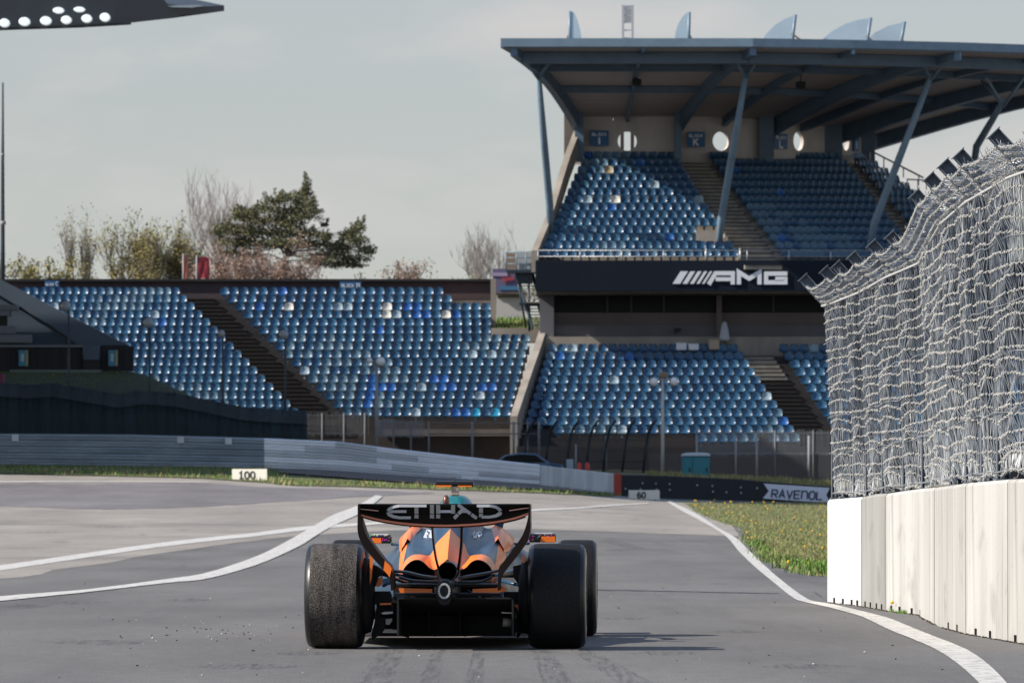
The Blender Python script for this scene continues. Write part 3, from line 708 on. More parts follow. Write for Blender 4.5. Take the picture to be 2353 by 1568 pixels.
mb.tube([Vector((0, 2.92, .95)), Vector((0, 3.1, .8)), Vector((0, 3.25, .66))], .028, 8); mb.build('halo', M_nv, car, local=True)
for s_ in (-1, 1):                                     # orange shoulders beside the cockpit
    mb = MB(); rows = []
    for (y, x0, z0, x1, z1, x2, z2) in ((1.20, .30, .735, .345, .69, .352, .66), (1.55, .27, .795, .34, .775, .385, .70), (1.9, .25, .83, .325, .815, .40, .72), (2.1, .25, .835, .31, .82, .40, .735)):
        rows.append([Vector((s_ * x0, y, z0 - .012)), Vector((s_ * (x0 + x1) / 2, y, max(z0, z1) + .012)), Vector((s_ * x1, y, z1 + .012)), Vector((s_ * (x2 + .012), y, z2 + .012)), Vector((s_ * (x2 + .01), y, z2 - .05))])
    mb.grid(rows if s_ < 0 else rows[::-1], 0, True); mb.build('cockpit_shoulder', M_or, car, local=True)

# wheels
def wheel(x, y, w, r_, tread=None):
    prof = [(-.5, .60), (-.5, .80), (-.485, .90), (-.455, .955), (-.40, .985), (-.32, .998), (0, 1.0), (.32, .998), (.40, .985), (.455, .955), (.485, .90), (.5, .80), (.5, .60)]
    n = 56
    def ring(a, b): return [Vector((x + a * w, y + math.cos(2 * math.pi * k / n) * b * r_, r_ + math.sin(2 * math.pi * k / n) * b * r_)) for k in range(n)]
    mb = MB()
    for s_ in (-1, 1):
        mb.grid([ring(s_ * .5, .61), ring(s_ * .47, .58), ring(s_ * .42, .40), ring(s_ * .40, .12)], 0, True, True)
        mb.add(ring(s_ * .41, .12), [tuple(range(n))])
        for k in range(10):
            a = 2 * math.pi * k / 10; mb.beam(Vector((x + s_ * .455 * w, y + math.cos(a) * .14 * r_, r_ + math.sin(a) * .14 * r_)), Vector((x + s_ * .475 * w, y + math.cos(a + .2) * .57 * r_, r_ + math.sin(a + .2) * .57 * r_)), .018, .012, up=(1, 0, 0))
    rim = mb.build('wheel', M_rim, car, local=True)
    mb = MB()
    R_ = [ring(a, b) for a, b in prof]
    mb.grid(R_[:5], 1, True, True); mb.grid(R_[4:9], 0, True, True); mb.grid(R_[8:], 1, True, True)
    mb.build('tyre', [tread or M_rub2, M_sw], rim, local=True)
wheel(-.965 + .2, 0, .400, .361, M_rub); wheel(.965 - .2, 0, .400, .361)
wheel(-1.0 + .15, 3.5, .30, .36); wheel(1.0 - .15, 3.5, .30, .36)

# rear wing
YT = -.62
ztop = C(1115, 284, YT).z; xl, xr = C(514, 300, YT).x, C(1716, 300, YT).x
bot = [(514, 352), (600, 378), (720, 402), (860, 420), (1000, 429), (1115, 432), (1230, 429), (1370, 420), (1510, 402), (1630, 376), (1716, 345)]
def wing_y(z): return YT + max(0, (ztop - z)) * 1.1
def wing_pt(zx, zy, off=0.0):
    p = C(zx, zy, YT + .05); 
    y = wing_y(p.z); q = C(zx, zy, y); return Vector((q.x, wing_y(q.z) - off, q.z))
st = [514 + (1716 - 514) * k / 40 for k in range(41)]
B_ = smooth_line(bot, 6)
mb = MB(); G = []
for x in st:
    zb_ = interp(B_, x)
    rowp = []
    for k in range(9):
        zy = lerp(285, zb_, k / 8); p = wing_pt(x, zy); p.y -= 0; rowp.append(p + Vector((0, .02 * math.sin(math.pi * k / 8), 0)))
    for k in range(8, -1, -1):
        p = rowp[k]; rowp.append(p + Vector((0, .022 + .03 * math.sin(math.pi * k / 8), .004)))
    G.append(rowp)
mb.grid(G, 0, True, True); mb.add(G[0], [tuple(range(17, -1, -1))]); mb.add(G[-1], [tuple(range(18))])
wing = mb.build('rear_wing', M_cf, car, local=True)
M_salmon = mat('orange_wing_edge', (.95, .33, .20), .4)
mb = MB(); mb.tube([wing_pt(x, interp(B_, x) + 3, .006) for x in st], .0085, 6); mb.build('wing_edge', M_salmon, wing, local=True)
mb = MB(); G = []
for x in st[1:-1]:                                     # main plane under the flap
    zb_ = interp(B_, x); p = wing_pt(x, zb_ + 9); G.append([p, p + Vector((0, .10, -.012)), p + Vector((0, .26, .015)), p + Vector((0, .27, .022)), p + Vector((0, .10, .008)), p + Vector((0, .005, .008))])
mb.grid(G, 0, True, True); mb.build('main_plane', M_cf, wing, local=True)
mb = MB()
for pts, w in (([(520, 317), (560, 321), (655, 331)], .006), ([(1575, 329), (1650, 318), (1712, 310)], .006), ([(520, 362), (560, 368)], .005), ([(1672, 362), (1712, 350)], .005)):
    mb.ribbon([wing_pt(x, y, .004) for x, y in pts], w, (0, -1, .0), .004)
mb.build('wing_slot_highlight', mat('wing_slot_glint', (.75, .42, .32), .4), wing, local=True)  # bright ribbons paint the highlights along the slot gaps
U = lambda u, v: (450.6 + .617 * u, 50 + .617 * v)
def glyphs(strokes, w, f, parent, name, m, d=.004):
    mb = MB()
    for k, s_ in enumerate(strokes):
        mb.ribbon([f(x, y) for x, y in s_], w, (0, -1, 0), d + .0004 * (k % 4))
    return mb.build(name, m, parent, local=True)
et = [[(700, 398), (570, 398), (500, 410), (455, 436), (440, 460)], [(440, 468), (455, 495), (500, 520), (570, 533), (700, 533)], [(458, 462), (650, 462)],
      [(640, 398), (880, 398)], [(765, 402), (765, 488)], [(765, 496), (765, 541)], [(942, 386), (942, 488)], [(942, 496), (942, 541)],
      [(1012, 386), (1012, 488)], [(1012, 496), (1012, 541)], [(1022, 462), (1172, 462)], [(1182, 386), (1182, 488)],
      [(1304, 426), (1244, 488)], [(1237, 496), (1192, 541)], [(1238, 386), (1380, 488)], [(1390, 496), (1452, 540)], [(1272, 462), (1352, 462)],
      [(1500, 420), (1500, 480)], [(1500, 488), (1500, 527)], [(1452, 398), (1600, 398), (1670, 412), (1712, 440), (1722, 460)], [(1722, 468), (1712, 490), (1670, 512), (1600, 525), (1508, 525)]]
glyphs([[U(*p) for p in s_] for s_ in et], .0185, lambda x, y: wing_pt(x, y, .010), wing, 'wing_lettering', M_let)

# endplates that sweep in towards the diffuser
oL = [(508, 286), (508, 380), (508, 470), (530, 545), (600, 645), (690, 745), (732, 800), (742, 890)]
iL = [(524, 286), (524, 360), (548, 440), (574, 510), (632, 592), (700, 680), (748, 740), (764, 890)]
oR = [(1722, 284), (1722, 380), (1722, 465), (1700, 540), (1630, 640), (1555, 735), (1512, 800), (1506, 890)]
iR = [(1710, 284), (1708, 360), (1690, 440), (1662, 510), (1604, 592), (1540, 680), (1500, 740), (1492, 890)]
M_ep = mat('reflection_tinted_carbon', (.013, .008, .007), .45, spec=.12)  # carbon tinted brown to carry its reddish reflections
for o_, i_ in ((oL, iL), (oR, iR)):
    A = smooth_line(o_, 5); Bq = smooth_line(i_, 5); rows = []
    for (a, b2) in zip(A, Bq):
        yb_ = YT - .10
        p0, p1 = C(*a, yb_), C(*b2, yb_); d = .36
        rows.append([p0, p1, p1 + Vector((.0, d, 0)), p0 + Vector((0, d, 0))])
    mb = MB(); mb.grid(rows, 0, False, True); mb.add(rows[0], [(3, 2, 1, 0)]); mb.add(rows[-1], [(0, 1, 2, 3)])
    ep = mb.build('endplate', M_ep, wing, local=True)
    k0, k1 = (25, 31)
    sec = rows[k0:k1]; mb = MB()
    mb.grid([[p + Vector((0, -.003, 0)) for p in r_[:2]] for r_ in sec], 0, False); 
    if o_ is oL: mb.build('endplate_accent', M_or, ep, local=True)
for (a, w) in (([(1030, 448), (1040, 560), (1055, 660), (1076, 745)], .011), ([(1240, 448), (1236, 560), (1226, 660), (1212, 745)], .016)):
    A = smooth_line(a, 5); rows = []
    for k, p in enumerate(A):
        q = C(*p, -.42 + .12 * k / len(A)); rows.append([q + Vector((-w / 2, 0, 0)), q + Vector((w / 2, 0, 0)), q + Vector((w / 2, .16, 0)), q + Vector((-w / 2, .16, 0))])
    mb = MB(); mb.grid(rows, 0, False, True); mb.build('wing_pylon', M_ep, wing, local=True)

# beam wing, crash structure, rain light
def bar(pts, y, chord, th, m, name, parent=car):
    A = smooth_line(pts, 6); rows = []
    for p in A:
        q = C(*p, y); rows.append([q + Vector((0, 0, -th / 2)), q + Vector((0, chord * .5, -th * .5)), q + Vector((0, chord, 0)), q + Vector((0, chord * .5, th * .9)), q + Vector((0, 0, th / 2))])
    mb = MB(); mb.grid(rows, 0, False, True); mb.add(rows[0], [tuple(range(4, -1, -1))]); mb.add(rows[-1], [tuple(range(5))])
    return mb.build(name, m, parent, local=True)
bar([(765, 757), (860, 768), (960, 792), (1075, 806)], -.45, .12, .016, M_cfg, 'beam_wing')
bar([(1215, 806), (1310, 790), (1420, 772), (1502, 752)], -.45, .12, .016, M_cfg, 'beam_wing')
bar([(800, 800), (900, 826), (1075, 835)], -.40, .12, .016, M_cf, 'beam_wing')
bar([(1215, 835), (1370, 832), (1450, 800)], -.40, .12, .016, M_cf, 'beam_wing')
mb = MB(); rows = []
for (y, zx, zy, hw, hh) in ((.2, 1141, 880, 95, 70), (-.15, 1135, 890, 75, 85), (-.50, 1121, 905, 60, 95), (-.56, 1119, 905, 52, 85)):
    cc = C(zx, zy, y); rows.append([cc + Vector((math.copysign(abs(math.cos(a)) ** .8, math.cos(a)) * hw * .001, 0, math.sin(a) * hh * .00098)) for a in [2 * math.pi * k / 24 for k in range(24)]])
mb.grid(rows[::-1], 0, True, True); mb.add(rows[-1], [tuple(range(24))]); crash = mb.build('crash_structure', M_cf, car, local=True)
cc = C(1117, 893, -.575); mb = MB()
rg = lambda rx, rz, y, n=24: [cc + Vector((math.cos(2 * math.pi * k / n) * rx, y, math.sin(2 * math.pi * k / n) * rz)) for k in range(n)]
mb.grid([rg(.058, .068, .03), rg(.054, .064, 0), ], 0, True, True); mb.add(rg(.054, .064, 0), [tuple(range(24))]); lamp = mb.build('rain_light', M_cf, crash, local=True)
M_led = mat('white_led_tile', (.40, .40, .40), .4); mb = MB()
for k in range(18):
    a = 2 * math.pi * k / 18
    mb.box(cc + Vector((math.cos(a) * .036, -.004, math.sin(a) * .047)), (.0135, .006, .0135), (0, -a, 0))
mb.build('light_ring', M_led, lamp, local=True)

# diffuser: sloped roof, side fences, strakes
rf = [C(788, 948, -.42), C(1592, 948, -.42)]
zb0, zb1 = .085, .05; yF = 1.2
mb = MB()
outl = [(770, 962), (792, 948), (1590, 948), (1594, 1160)]
a, b_ = C(785, 950, -.42), C(1592, 950, -.42); a2, b2 = Vector((a.x - .02, yF, .055)), Vector((b_.x + .02, yF, .055))
for th in (0, .012):
    pass
mb.add([a, b_, b2, a2, a + Vector((0, 0, .012)), b_ + Vector((0, 0, .012)), b2 + Vector((0, 0, .012)), a2 + Vector((0, 0, .012))], [(0, 3, 2, 1), (4, 5, 6, 7), (0, 1, 5, 4)])
A = smooth_line([(785, 952), (770, 1020), (768, 1150), (815, 1165), (832, 1195), (900, 1208), (1000, 1211), (1118, 1212)], 4); 
for (x, dz) in ((a.x, 0), (b_.x, 0)):
    mb.add([(x, -.42, a.z), (x, yF, .07), (x, yF, .045), (x, -.42, .10), (x + .012, -.42, a.z), (x + .012, yF, .07), (x + .012, yF, .045), (x + .012, -.42, .10)], [(0, 1, 2, 3), (7, 6, 5, 4), (0, 3, 7, 4), (3, 2, 6, 7)])
diff = mb.build('diffuser', M_vd, car, local=True)
mb = MB()
for zx in (1010, 1230):
    p = C(zx, 952, .1); mb.add([(p.x - .004, .1, p.z - .08), (p.x - .004, yF, .07), (p.x - .004, yF, .05), (p.x - .004, .1, .09), (p.x + .004, .1, p.z - .08), (p.x + .004, yF, .07), (p.x + .004, yF, .05), (p.x + .004, .1, .09)], [(0, 1, 2, 3), (7, 6, 5, 4), (0, 3, 7, 4), (3, 2, 6, 7), (0, 4, 5, 1)])
mb.build('strake', M_vd, diff, local=True)
# lower lip of the diffuser and the plank under the floor
mb = MB()
lip = smooth_line([(770, 1150), (812, 1165), (832, 1195), (900, 1207), (1010, 1211), (1118, 1212), (1250, 1211), (1380, 1209), (1500, 1205), (1580, 1190), (1594, 1160)], 4)
up_ = [(x, 1060) for x, y in lip]
rows = [[C(x, y, .30) for x, y in up_], [C(x, y, .30) for x, y in lip], [C(x, y, .42) for x, y in lip]]
mb.grid(rows, 0, False); mb.build('diffuser_wall', M_vd, diff, local=True)
mb = MB(); f0 = [Vector((-.50, .42, .075)), Vector((.50, .42, .075)), Vector((.72, 1.3, .06)), Vector((.75, 3.0, .05)), Vector((-.75, 3.0, .05)), Vector((-.72, 1.3, .06))]
mb.prism(f0, (0, 0, .02)); mb.build('floor', M_vd, car, local=True)
# floor edge, winglets and brake ducts beside the wheels
def slab(pts, y0, y1, name, m, parent=car):
    mb = MB(); mb.prism([C(x, y, y0) for x, y in pts][::-1], (0, y1 - y0, 0)); return mb.build(name, m, parent, local=True)
M_pale = mat('pale_grey_winglet', (.55, .54, .52), .3)
slab([(600, 705), (640, 720), (680, 745), (682, 786), (646, 798), (632, 862), (600, 862)], -.10, .12, 'brake_duct', M_vd)
slab([(1600, 720), (1690, 700), (1690, 862), (1640, 850), (1605, 800)], -.10, .12, 'brake_duct', M_vd)
slab([(622, 898), (728, 898), (740, 925), (740, 975), (622, 990)], -.10, .10, 'brake_duct', M_vd)
slab([(1535, 900), (1690, 900), (1690, 990), (1535, 985)], -.10, .10, 'brake_duct', M_vd)
for xs_, m_ in (([590, 600, 636, 650, 655, 640], M_cf), ([1600, 1690, 1690, 1600, 1600, 1600], M_cf)):
    pass
slab([(640, 1010), (655, 995), (750, 995), (750, 1040), (670, 1045), (668, 1080), (700, 1085), (705, 1160), (690, 1165), (670, 1200), (640, 1215), (610, 1240), (604, 1200), (625, 1120)], -.05, .10, 'wheel_fairing', M_vd)
slab([(1518, 990), (1640, 990), (1660, 1060), (1650, 1110), (1690, 1120), (1690, 1190), (1640, 1192), (1600, 1170), (1595, 1090), (1640, 1080), (1620, 1010), (1518, 1005)], -.05, .10, 'wheel_fairing', M_vd)
slab([(662, 992), (668, 979), (742, 977), (742, 989)], -.12, .02, 'winglet', M_or)
slab([(1602, 985), (1640, 990), (1652, 1030), (1645, 1060), (1632, 1020), (1612, 998)], -.12, .02, 'winglet', M_or)
slab([(592, 1030), (625, 1020), (634, 1050), (626, 1092), (598, 1075)], .15, .25, 'winglet', M_or)
slab([(672, 1050), (690, 1041), (754, 1038), (756, 1052), (690, 1058)], -.13, -.07, 'winglet', M_pale)
slab([(1520, 1040), (1600, 1044), (1600, 1052), (1520, 1050)], -.13, -.07, 'winglet', M_pale)
slab([(705, 1090), (750, 1086), (752, 1100), (730, 1132), (706, 1128)], -.08, -.02, 'winglet', mat('grey_stay', (.35, .34, .33), .4))
mb = MB(); mb.tube([C(1530, 1112, -.1), C(1590, 1118, -.1)], .030, 12); mb.build('jack_point', mat('grey_cylinder', (.22, .20, .18), .5), car, local=True)
bar([(752, 855), (1070, 855)], -.30, .10, .018, M_cf, 'lower_wishbone'); bar([(1160, 855), (1500, 855)], -.30, .10, .018, M_cf, 'lower_wishbone')
bar([(770, 920), (1070, 920)], -.30, .10, .016, M_cf, 'lower_wishbone'); bar([(1160, 920), (1510, 920)], -.30, .10, .016, M_cf, 'lower_wishbone')
slab([(796, 874), (1032, 878), (1032, 905), (806, 906)], -.34, -.31, 'floor_panel', M_or)
slab([(1316, 880), (1558, 868), (1552, 892), (1500, 905), (1316, 905)], -.34, -.31, 'floor_panel', M_or)
slab([(790, 845), (840, 825), (880, 845)], .35, .5, 'floor_panel', M_or)
slab([(1450, 835), (1480, 828), (1560, 880), (1500, 880)], .36, .5, 'floor_panel', M_or)
slab([(636, 856), (656, 802), (682, 788), (682, 850), (650, 866)], -.06, .0, 'floor_panel', M_or)
slab([(680, 810), (730, 800), (735, 850), (690, 860)], .6, .7, 'floor_panel', M_nv)
slab([(755, 930), (860, 930), (858, 947), (755, 947)], .3, .42, 'floor_panel', mat('blue_car_paint', (.02, .07, .13), .35))
slab([(1446, 928), (1530, 928), (1530, 944), (1446, 944)], .3, .42, 'floor_panel', MATS['blue_car_paint'])
def arm(a, b, y0, y1, r_, m, name):
    mb = MB(); mb.tube([C(*a, y0), C(*b, y1)], r_, 7); return mb.build(name, m, car, local=True)
M_blue = MATS['blue_car_paint']
arm((682, 762), (900, 800), 0, .3, .011, M_nv, 'suspension_arm'); arm((680, 775), (840, 835), 0, .25, .010, M_nv, 'suspension_arm'); arm((690, 858), (820, 790), 0, .4, .010, M_blue, 'suspension_arm')
arm((1400, 800), (1668, 735), .3, 0, .011, M_nv, 'suspension_arm'); arm((1545, 783), (1600, 768), .05, 0, .009, M_steel, 'suspension_arm'); arm((1520, 822), (1640, 852), .2, 0, .012, M_blue, 'suspension_arm')
arm((882, 950), (975, 888), -.35, -.1, .0035, M_steel, 'stay_rod'); arm((1385, 944), (1283, 886), -.35, -.1, .0022, M_steel, 'stay_rod')
arm((595, 770), (760, 770), 0, 0, .02, M_vd, 'drive_shaft'); arm((1500, 780), (1690, 780), 0, 0, .02, M_vd, 'drive_shaft')
for s_ in (-1, 1):                                     # brake drums and dark floor fences beside the diffuser
    mb = MB(); mb.tube([Vector((s_ * .575, 0, .361)), Vector((s_ * .52, 0, .361)), Vector((s_ * .50, 0, .361))], [.27, .25, .17], 28); mb.build('brake_drum', M_vd, car, local=True)
slab([(636, 935), (790, 940), (775, 1160), (700, 1160), (650, 1120)], .40, .46, 'floor_fence', M_vd)
slab([(1590, 940), (1690, 935), (1685, 1120), (1640, 1160), (1590, 1160)], .40, .46, 'floor_fence', M_vd)
slab([(760, 850), (1500, 850), (1500, 950), (760, 950)], .42, .46, 'floor_fence', M_vd)
# mirrors
M_fleck = mat('patterned_mirror_cap', (.012, .012, .014), .35)
t = M_fleck.node_tree; b = t.nodes['Principled BSDF']; tc = N(t, 'ShaderNodeTexCoord'); vo = N(t, 'ShaderNodeTexVoronoi'); vo.inputs['Scale'].default_value = 75
t.links.new(tc.outputs['Object'], vo.inputs['Vector']); hsv = N(t, 'ShaderNodeHueSaturation'); hsv.inputs['Saturation'].default_value = 1.6; t.links.new(vo.outputs['Color'], hsv.inputs['Color'])
lt = N(t, 'ShaderNodeMath', operation='LESS_THAN'); lt.inputs[1].default_value = .30; t.links.new(vo.outputs['Distance'], lt.inputs[0])
mx = N(t, 'ShaderNodeMixRGB'); mx.inputs[1].default_value = (.012, .012, .014, 1); t.links.new(lt.outputs[0], mx.inputs[0]); t.links.new(hsv.outputs[0], mx.inputs[2]); t.links.new(mx.outputs[0], b.inputs['Base Color'])
for (x0, x1, y0, y1, orx, st_) in ((588, 748, 500, 560, (612, 676), [(750, 566), (850, 572)]), (1712, 1902, 492, 552, (1790, 1896), [(1570, 565), (1712, 560)])):
    ym = 2.25; c0, c1 = C(x0, y1, ym), C(x1, y0, ym)
    mb = MB(); mb.rbox(((c0.x + c1.x) / 2, ym, (c0.z + c1.z) / 2), (c1.x - c0.x, .07, c1.z - c0.z), .012); mi_ = mb.build('mirror', M_fleck, car, local=True)
    mb = MB(); p, q = C(orx[0], y1 - 2, ym - .038), C(orx[1], y0 + (22 if x0 < 1000 else 18), ym - .038)
    sh = .012 if x0 > 1000 else -.004
    mb.add([(p.x, ym - .037, p.z), (q.x, ym - .037, p.z), (q.x + (.008 if sh < 0 else 0) - (0.012 if sh < 0 else 0), ym - .037, q.z), (p.x + sh, ym - .037, q.z)] + [(p.x, ym - .03, p.z), (q.x, ym - .03, p.z), (q.x, ym - .03, q.z), (p.x + sh, ym - .03, q.z)], [(0, 1, 2, 3), (0, 4, 5, 1), (1, 5, 6, 2), (2, 6, 7, 3), (3, 7, 4, 0)])
    mb.build('mirror_patch', M_or, mi_, local=True)
    mb = MB(); mb.box(((c0.x + c1.x) / 2, ym, c1.z + .003), (c1.x - c0.x - .05, .05, .008)); mb.build('mirror_top', M_white, mi_, local=True)
    arm(st_[0], st_[1], ym, ym - .2, .010, M_nv, 'mirror_stalk')
# front wing
mb = MB(); rows = []
for k in range(21):
    x = -.95 + 1.9 * k / 20; e = abs(x) / .95; z = .10 + .06 * e * e
    rows.append([Vector((x, 4.05, z + .14)), Vector((x, 4.5, z)), Vector((x, 4.5, z + .01)), Vector((x, 4.05, z + .155))])
mb.grid(rows, 0, True, True); fw = mb.build('front_wing', M_cf, car, local=True)
for s_ in (-1, 1): mb = MB(); mb.box((s_ * .955, 4.25, .2), (.012, .55, .26)); mb.build('front_endplate', M_or, fw, local=True)
# front suspension
for s_ in (-1, 1):
    for (z0, z1, ya) in ((.30, .22, 3.3), (.30, .22, 3.75), (.55, .50, 3.35), (.55, .50, 3.7)):
        mb = MB(); mb.tube([Vector((s_ * .2, ya, z0 + .05)), Vector((s_ * .78, 3.5, z1))], .014, 6); mb.build('suspension_arm', M_cf, car, local=True)
# partner lettering on the engine cover flanks (what shows between the pylons)
glyphs([[(1325, 470), (1316, 490), (1325, 512), (1342, 512), (1346, 492), (1334, 492)], [(1358, 480), (1352, 500), (1362, 516), (1372, 500), (1366, 482), (1358, 480)]], .008, lambda x, y: C(x, y, .96 + (530 - y) * .0035 + (x - 1300) * .0016) + Vector((0, -.05, 0)), cover, 'cover_lettering', M_white, .003)
glyphs([[(985, 520), (1000, 470), (1016, 476), (1008, 494), (996, 494)], [(1022, 520), (1036, 466)], [(1048, 522), (1066, 478), (1080, 468)]], .009, lambda x, y: C(x, y, .96 + (530 - y) * .0035 + (1000 - x) * .0008) + Vector((0, -.06, 0)), cover, 'cover_lettering', M_white, .003)
# coloured flash on the right flank of the cover, between pylon and lettering
for nm_, pts_, c_ in (('blue_flash', [(1262, 452), (1302, 452), (1306, 500), (1290, 528)], (.02, .14, .42)), ('green_flash', [(1254, 470), (1262, 452), (1290, 528), (1306, 500), (1308, 540)], (.10, .32, .06))):
    mb = MB(); mb.prism([C(x, y, .90 + (540 - y) * .0034 + (x - 1250) * .0012) + Vector((0, -.05, 0)) for x, y in pts_], (0, .004, 0)); mb.build('cover_flash', mat(nm_, c_, .4), cover, local=True)
slab([(594, 652), (611, 640), (612, 720), (606, 800), (594, 850)], -.22, -.12, 'wheel_winglet', M_or)
slab([(1668, 650), (1682, 640), (1684, 690), (1668, 700)], -.22, -.12, 'wheel_winglet', M_or)
# ------------------------------------------------------------------ stadium seats and terraces
SEAT_MATS = [mat('faded_blue_plastic', (.022, .082, .155), .30, noise=.2, nscale=1.2, coords='Generated'), mat('deep_blue_plastic', (.013, .06, .13), .30), mat('pale_worn_plastic', (.22, .30, .36), .42),
             mat('bright_blue_plastic', (.012, .09, .30), .34), mat('turquoise_plastic', (.02, .24, .40), .3), mat('white_plastic', (.50, .50, .47), .4), mat('beige_plastic', (.30, .25, .17), .5), mat('sun_bleached_blue_plastic', (.06, .125, .185), .36)]
def seat_geo(mi):
    prof = [(-.20, .235, .39), (-.19, .205, .425), (-.06, .195, .44), (.07, .205, .445), (.13, .25, .445), (.17, .36, .445), (.20, .49, .43), (.215, .57, .37), (.222, .60, .24)]
    mb = MB(); T = 8; outer = []
    for k, (y, z, w) in enumerate(prof):
        row = []
        for j in range(T + 1):
            t = -1 + 2 * j / T; cup = abs(t) ** 2.2
            row.append(Vector((t * w / 2, y - (.075 * cup if k >= 4 else .0), z + (.06 * cup if 1 <= k < 4 else .0))))
        outer.append(row)
    mb.grid(outer, mi, True)
    back = [[p + Vector((0, .018 if k >= 4 else 0, -.015 if k < 5 else 0)) for p in r_] for k, r_ in enumerate(outer)]
    mb.grid(back[::-1], mi, True)
    rim = [outer[0][j] for j in range(T + 1)] + [outer[k][T] for k in range(1, 9)] + [outer[8][j] for j in range(T - 1, -1, -1)] + [outer[k][0] for k in range(7, 0, -1)]
    rb = [back[0][j] for j in range(T + 1)] + [back[k][T] for k in range(1, 9)] + [back[8][j] for j in range(T - 1, -1, -1)] + [back[k][0] for k in range(7, 0, -1)]
    mb.grid([rim + rim[:1], rb + rb[:1]], mi, False)
    mb.box((0, .08, .10), (.10, .12, .20), mi=mi)
    return mb
SG = seat_geo(0)
SG.v = [(x * 1.06, y, z * 1.07) for x, y, z in SG.v]
SEAT_V = [Vector(v) for v in SG.v]
SEAT_ME = []
for k in range(len(SEAT_MATS)):
    me = bpy.data.meshes.new('stadium_seat'); me.from_pydata(SG.v, [], SG.f); me.materials.append(SEAT_MATS[k]); me.polygons.foreach_set('use_smooth', SG.sm); me.update(); SEAT_ME.append(me)
mass = MB()
rs = random.Random(99)
def put_mass(p, rz, mi):
    m = Matrix.Rotation(rz, 3, 'Z'); o = len(mass.v)
    mass.v += [tuple(m @ v + p) for v in SEAT_V]
    mass.f += [[i + o for i in f] for f in SG.f]; mass.m += [mi] * len(SG.f); mass.sm += SG.sm
ORD = ['zeroth', 'first', 'second', 'third', 'fourth', 'fifth', 'sixth', 'seventh', 'eighth', 'ninth', 'tenth', 'eleventh', 'twelfth', 'thirteenth', 'fourteenth', 'fifteenth', 'sixteenth', 'seventeenth', 'eighteenth', 'nineteenth', 'twentieth']
def ordn(k):
    if k <= 20: return ORD[k]
    return {2: 'twenty-', 3: 'thirty-', 4: 'forty-'}[k // 10] + ORD[k % 10] if k % 10 else {3: 'thirtieth', 4: 'fortieth'}[k // 10]

M_nose = mat('worn_step_edge', (.020, .015, .013), .9, noise=.3, nscale=3)
class Bank:
    """tiered rows between a front line and a back line; rows fan out"""
    def __init__(s, n, front, back, ground=None):
        s.n = n; s.F = [P(*q) for q in front]; s.B = [P(*q) for q in back]
    def at(s, r, u):                                    # r row (0 = front), u along the control points
        t = r / (s.n - 1); i = min(int(u), len(s.F) - 2); w = u - i
        return s.F[i].lerp(s.F[i + 1], w).lerp(s.B[i].lerp(s.B[i + 1], w), t)
    def ux(s, r, px):                                   # u of a picture column on row r
        m = len(s.F) - 1; lo, hi = 0.0, float(m)
        f = lambda u: (lambda q: CX + q.x * FPX / q.y)(s.at(r, u))
        for _ in range(30):
            md = (lo + hi) / 2
            if f(md) < px: lo = md
            else: hi = md
        return (lo + hi) / 2
    def terrace(s, name, m, parent, zbase, umax=None):
        mb = MB(); nu = (len(s.F) - 1) * 5; full = [k * (len(s.F) - 1) / nu for k in range(nu + 1)]; us = full
        prev = None
        for r in range(s.n):
            if umax: us = [u * umax(r) / full[-1] for u in full]; prev = [s.at(r - 1, u) for u in us] if r else None
            a = [s.at(r - .25, u) for u in us]; z = [s.at(r, u).z for u in us]
            A = [Vector((p.x, p.y, q)) for p, q in zip(a, z)]
            if prev is None: base = [Vector((p.x, p.y, zbase)) for p in A]
            else: base = [Vector((p.x, p.y, q.z)) for p, q in zip(A, prev)]
            mb.strip(base, A)
            b = [s.at(r + .75, u) for u in us]; Bq = [Vector((p.x, p.y, q)) for p, q in zip(b, z)]
            mb.strip(A, Bq); prev = A
        for k in ((0,) if umax else (0, -1)):            # closed ends
            u = us[k]; poly = []
            for r in range(s.n):
                a = s.at(r - .25, u); b = s.at(r + .75, u); z = s.at(r, u).z; poly += [Vector((a.x, a.y, z)), Vector((b.x, b.y, z))]
            poly += [Vector((poly[-1].x, poly[-1].y, zbase)), Vector((poly[0].x, poly[0].y, zbase))]
            mb.add(poly, [tuple(range(len(poly)))])
        return mb.build(name, m, parent)
    def steps(s, name, u0, u1, m, parent, r0=0, r1=None, half=2):
        mb = MB()
        for r in range(r0, (r1 or s.n)):
            for h in range(half):
                f0 = (r - 1.30 + (h + 1) / half); zz = s.at(r - 1 + (h + 1) / half, u0).z
                q = [s.at(f0, u0), s.at(f0, u1), s.at(r + .75, u1), s.at(r + .75, u0)]
                zl = s.at(r - 1, u0).z
                vs = [Vector((p.x, p.y, zl)) for p in q] + [Vector((p.x, p.y, zz + .006)) for p in q]
                mb.add(vs, [(4, 5, 6, 7), (0, 1, 5, 4), (1, 2, 6, 5), (3, 0, 4, 7)])
                e0, e1 = vs[4] + Vector((0, -.012, -.005)), vs[5] + Vector((0, -.012, -.005)); mb.beam(e0, e1, .03, .045, mi=1)
        return mb.build(name, [m, M_nose], parent)
    def seats(s, r, u0, u1, pitch, cb, skip=()):
        """seats along row r; cb(k, point, rotation) places one"""
        a, b = s.at(r, u0), s.at(r, u1); L = sum((s.at(r, lerp(u0, u1, (k + 1) / 8)) - s.at(r, lerp(u0, u1, k / 8))).length for k in range(8))
        n = max(1, int(L / pitch)); 
        for k in range(n):
            u = lerp(u0, u1, (k + .5) / n); p = s.at(r, u); d = s.at(r, min(u + .02, len(s.F) - 1)) - s.at(r, max(u - .02, 0)); 
            cb(k, n, p + Vector((rs.uniform(-.012, .012), .12, 0)), math.atan2(d.y, d.x) + rs.gauss(0, .035))
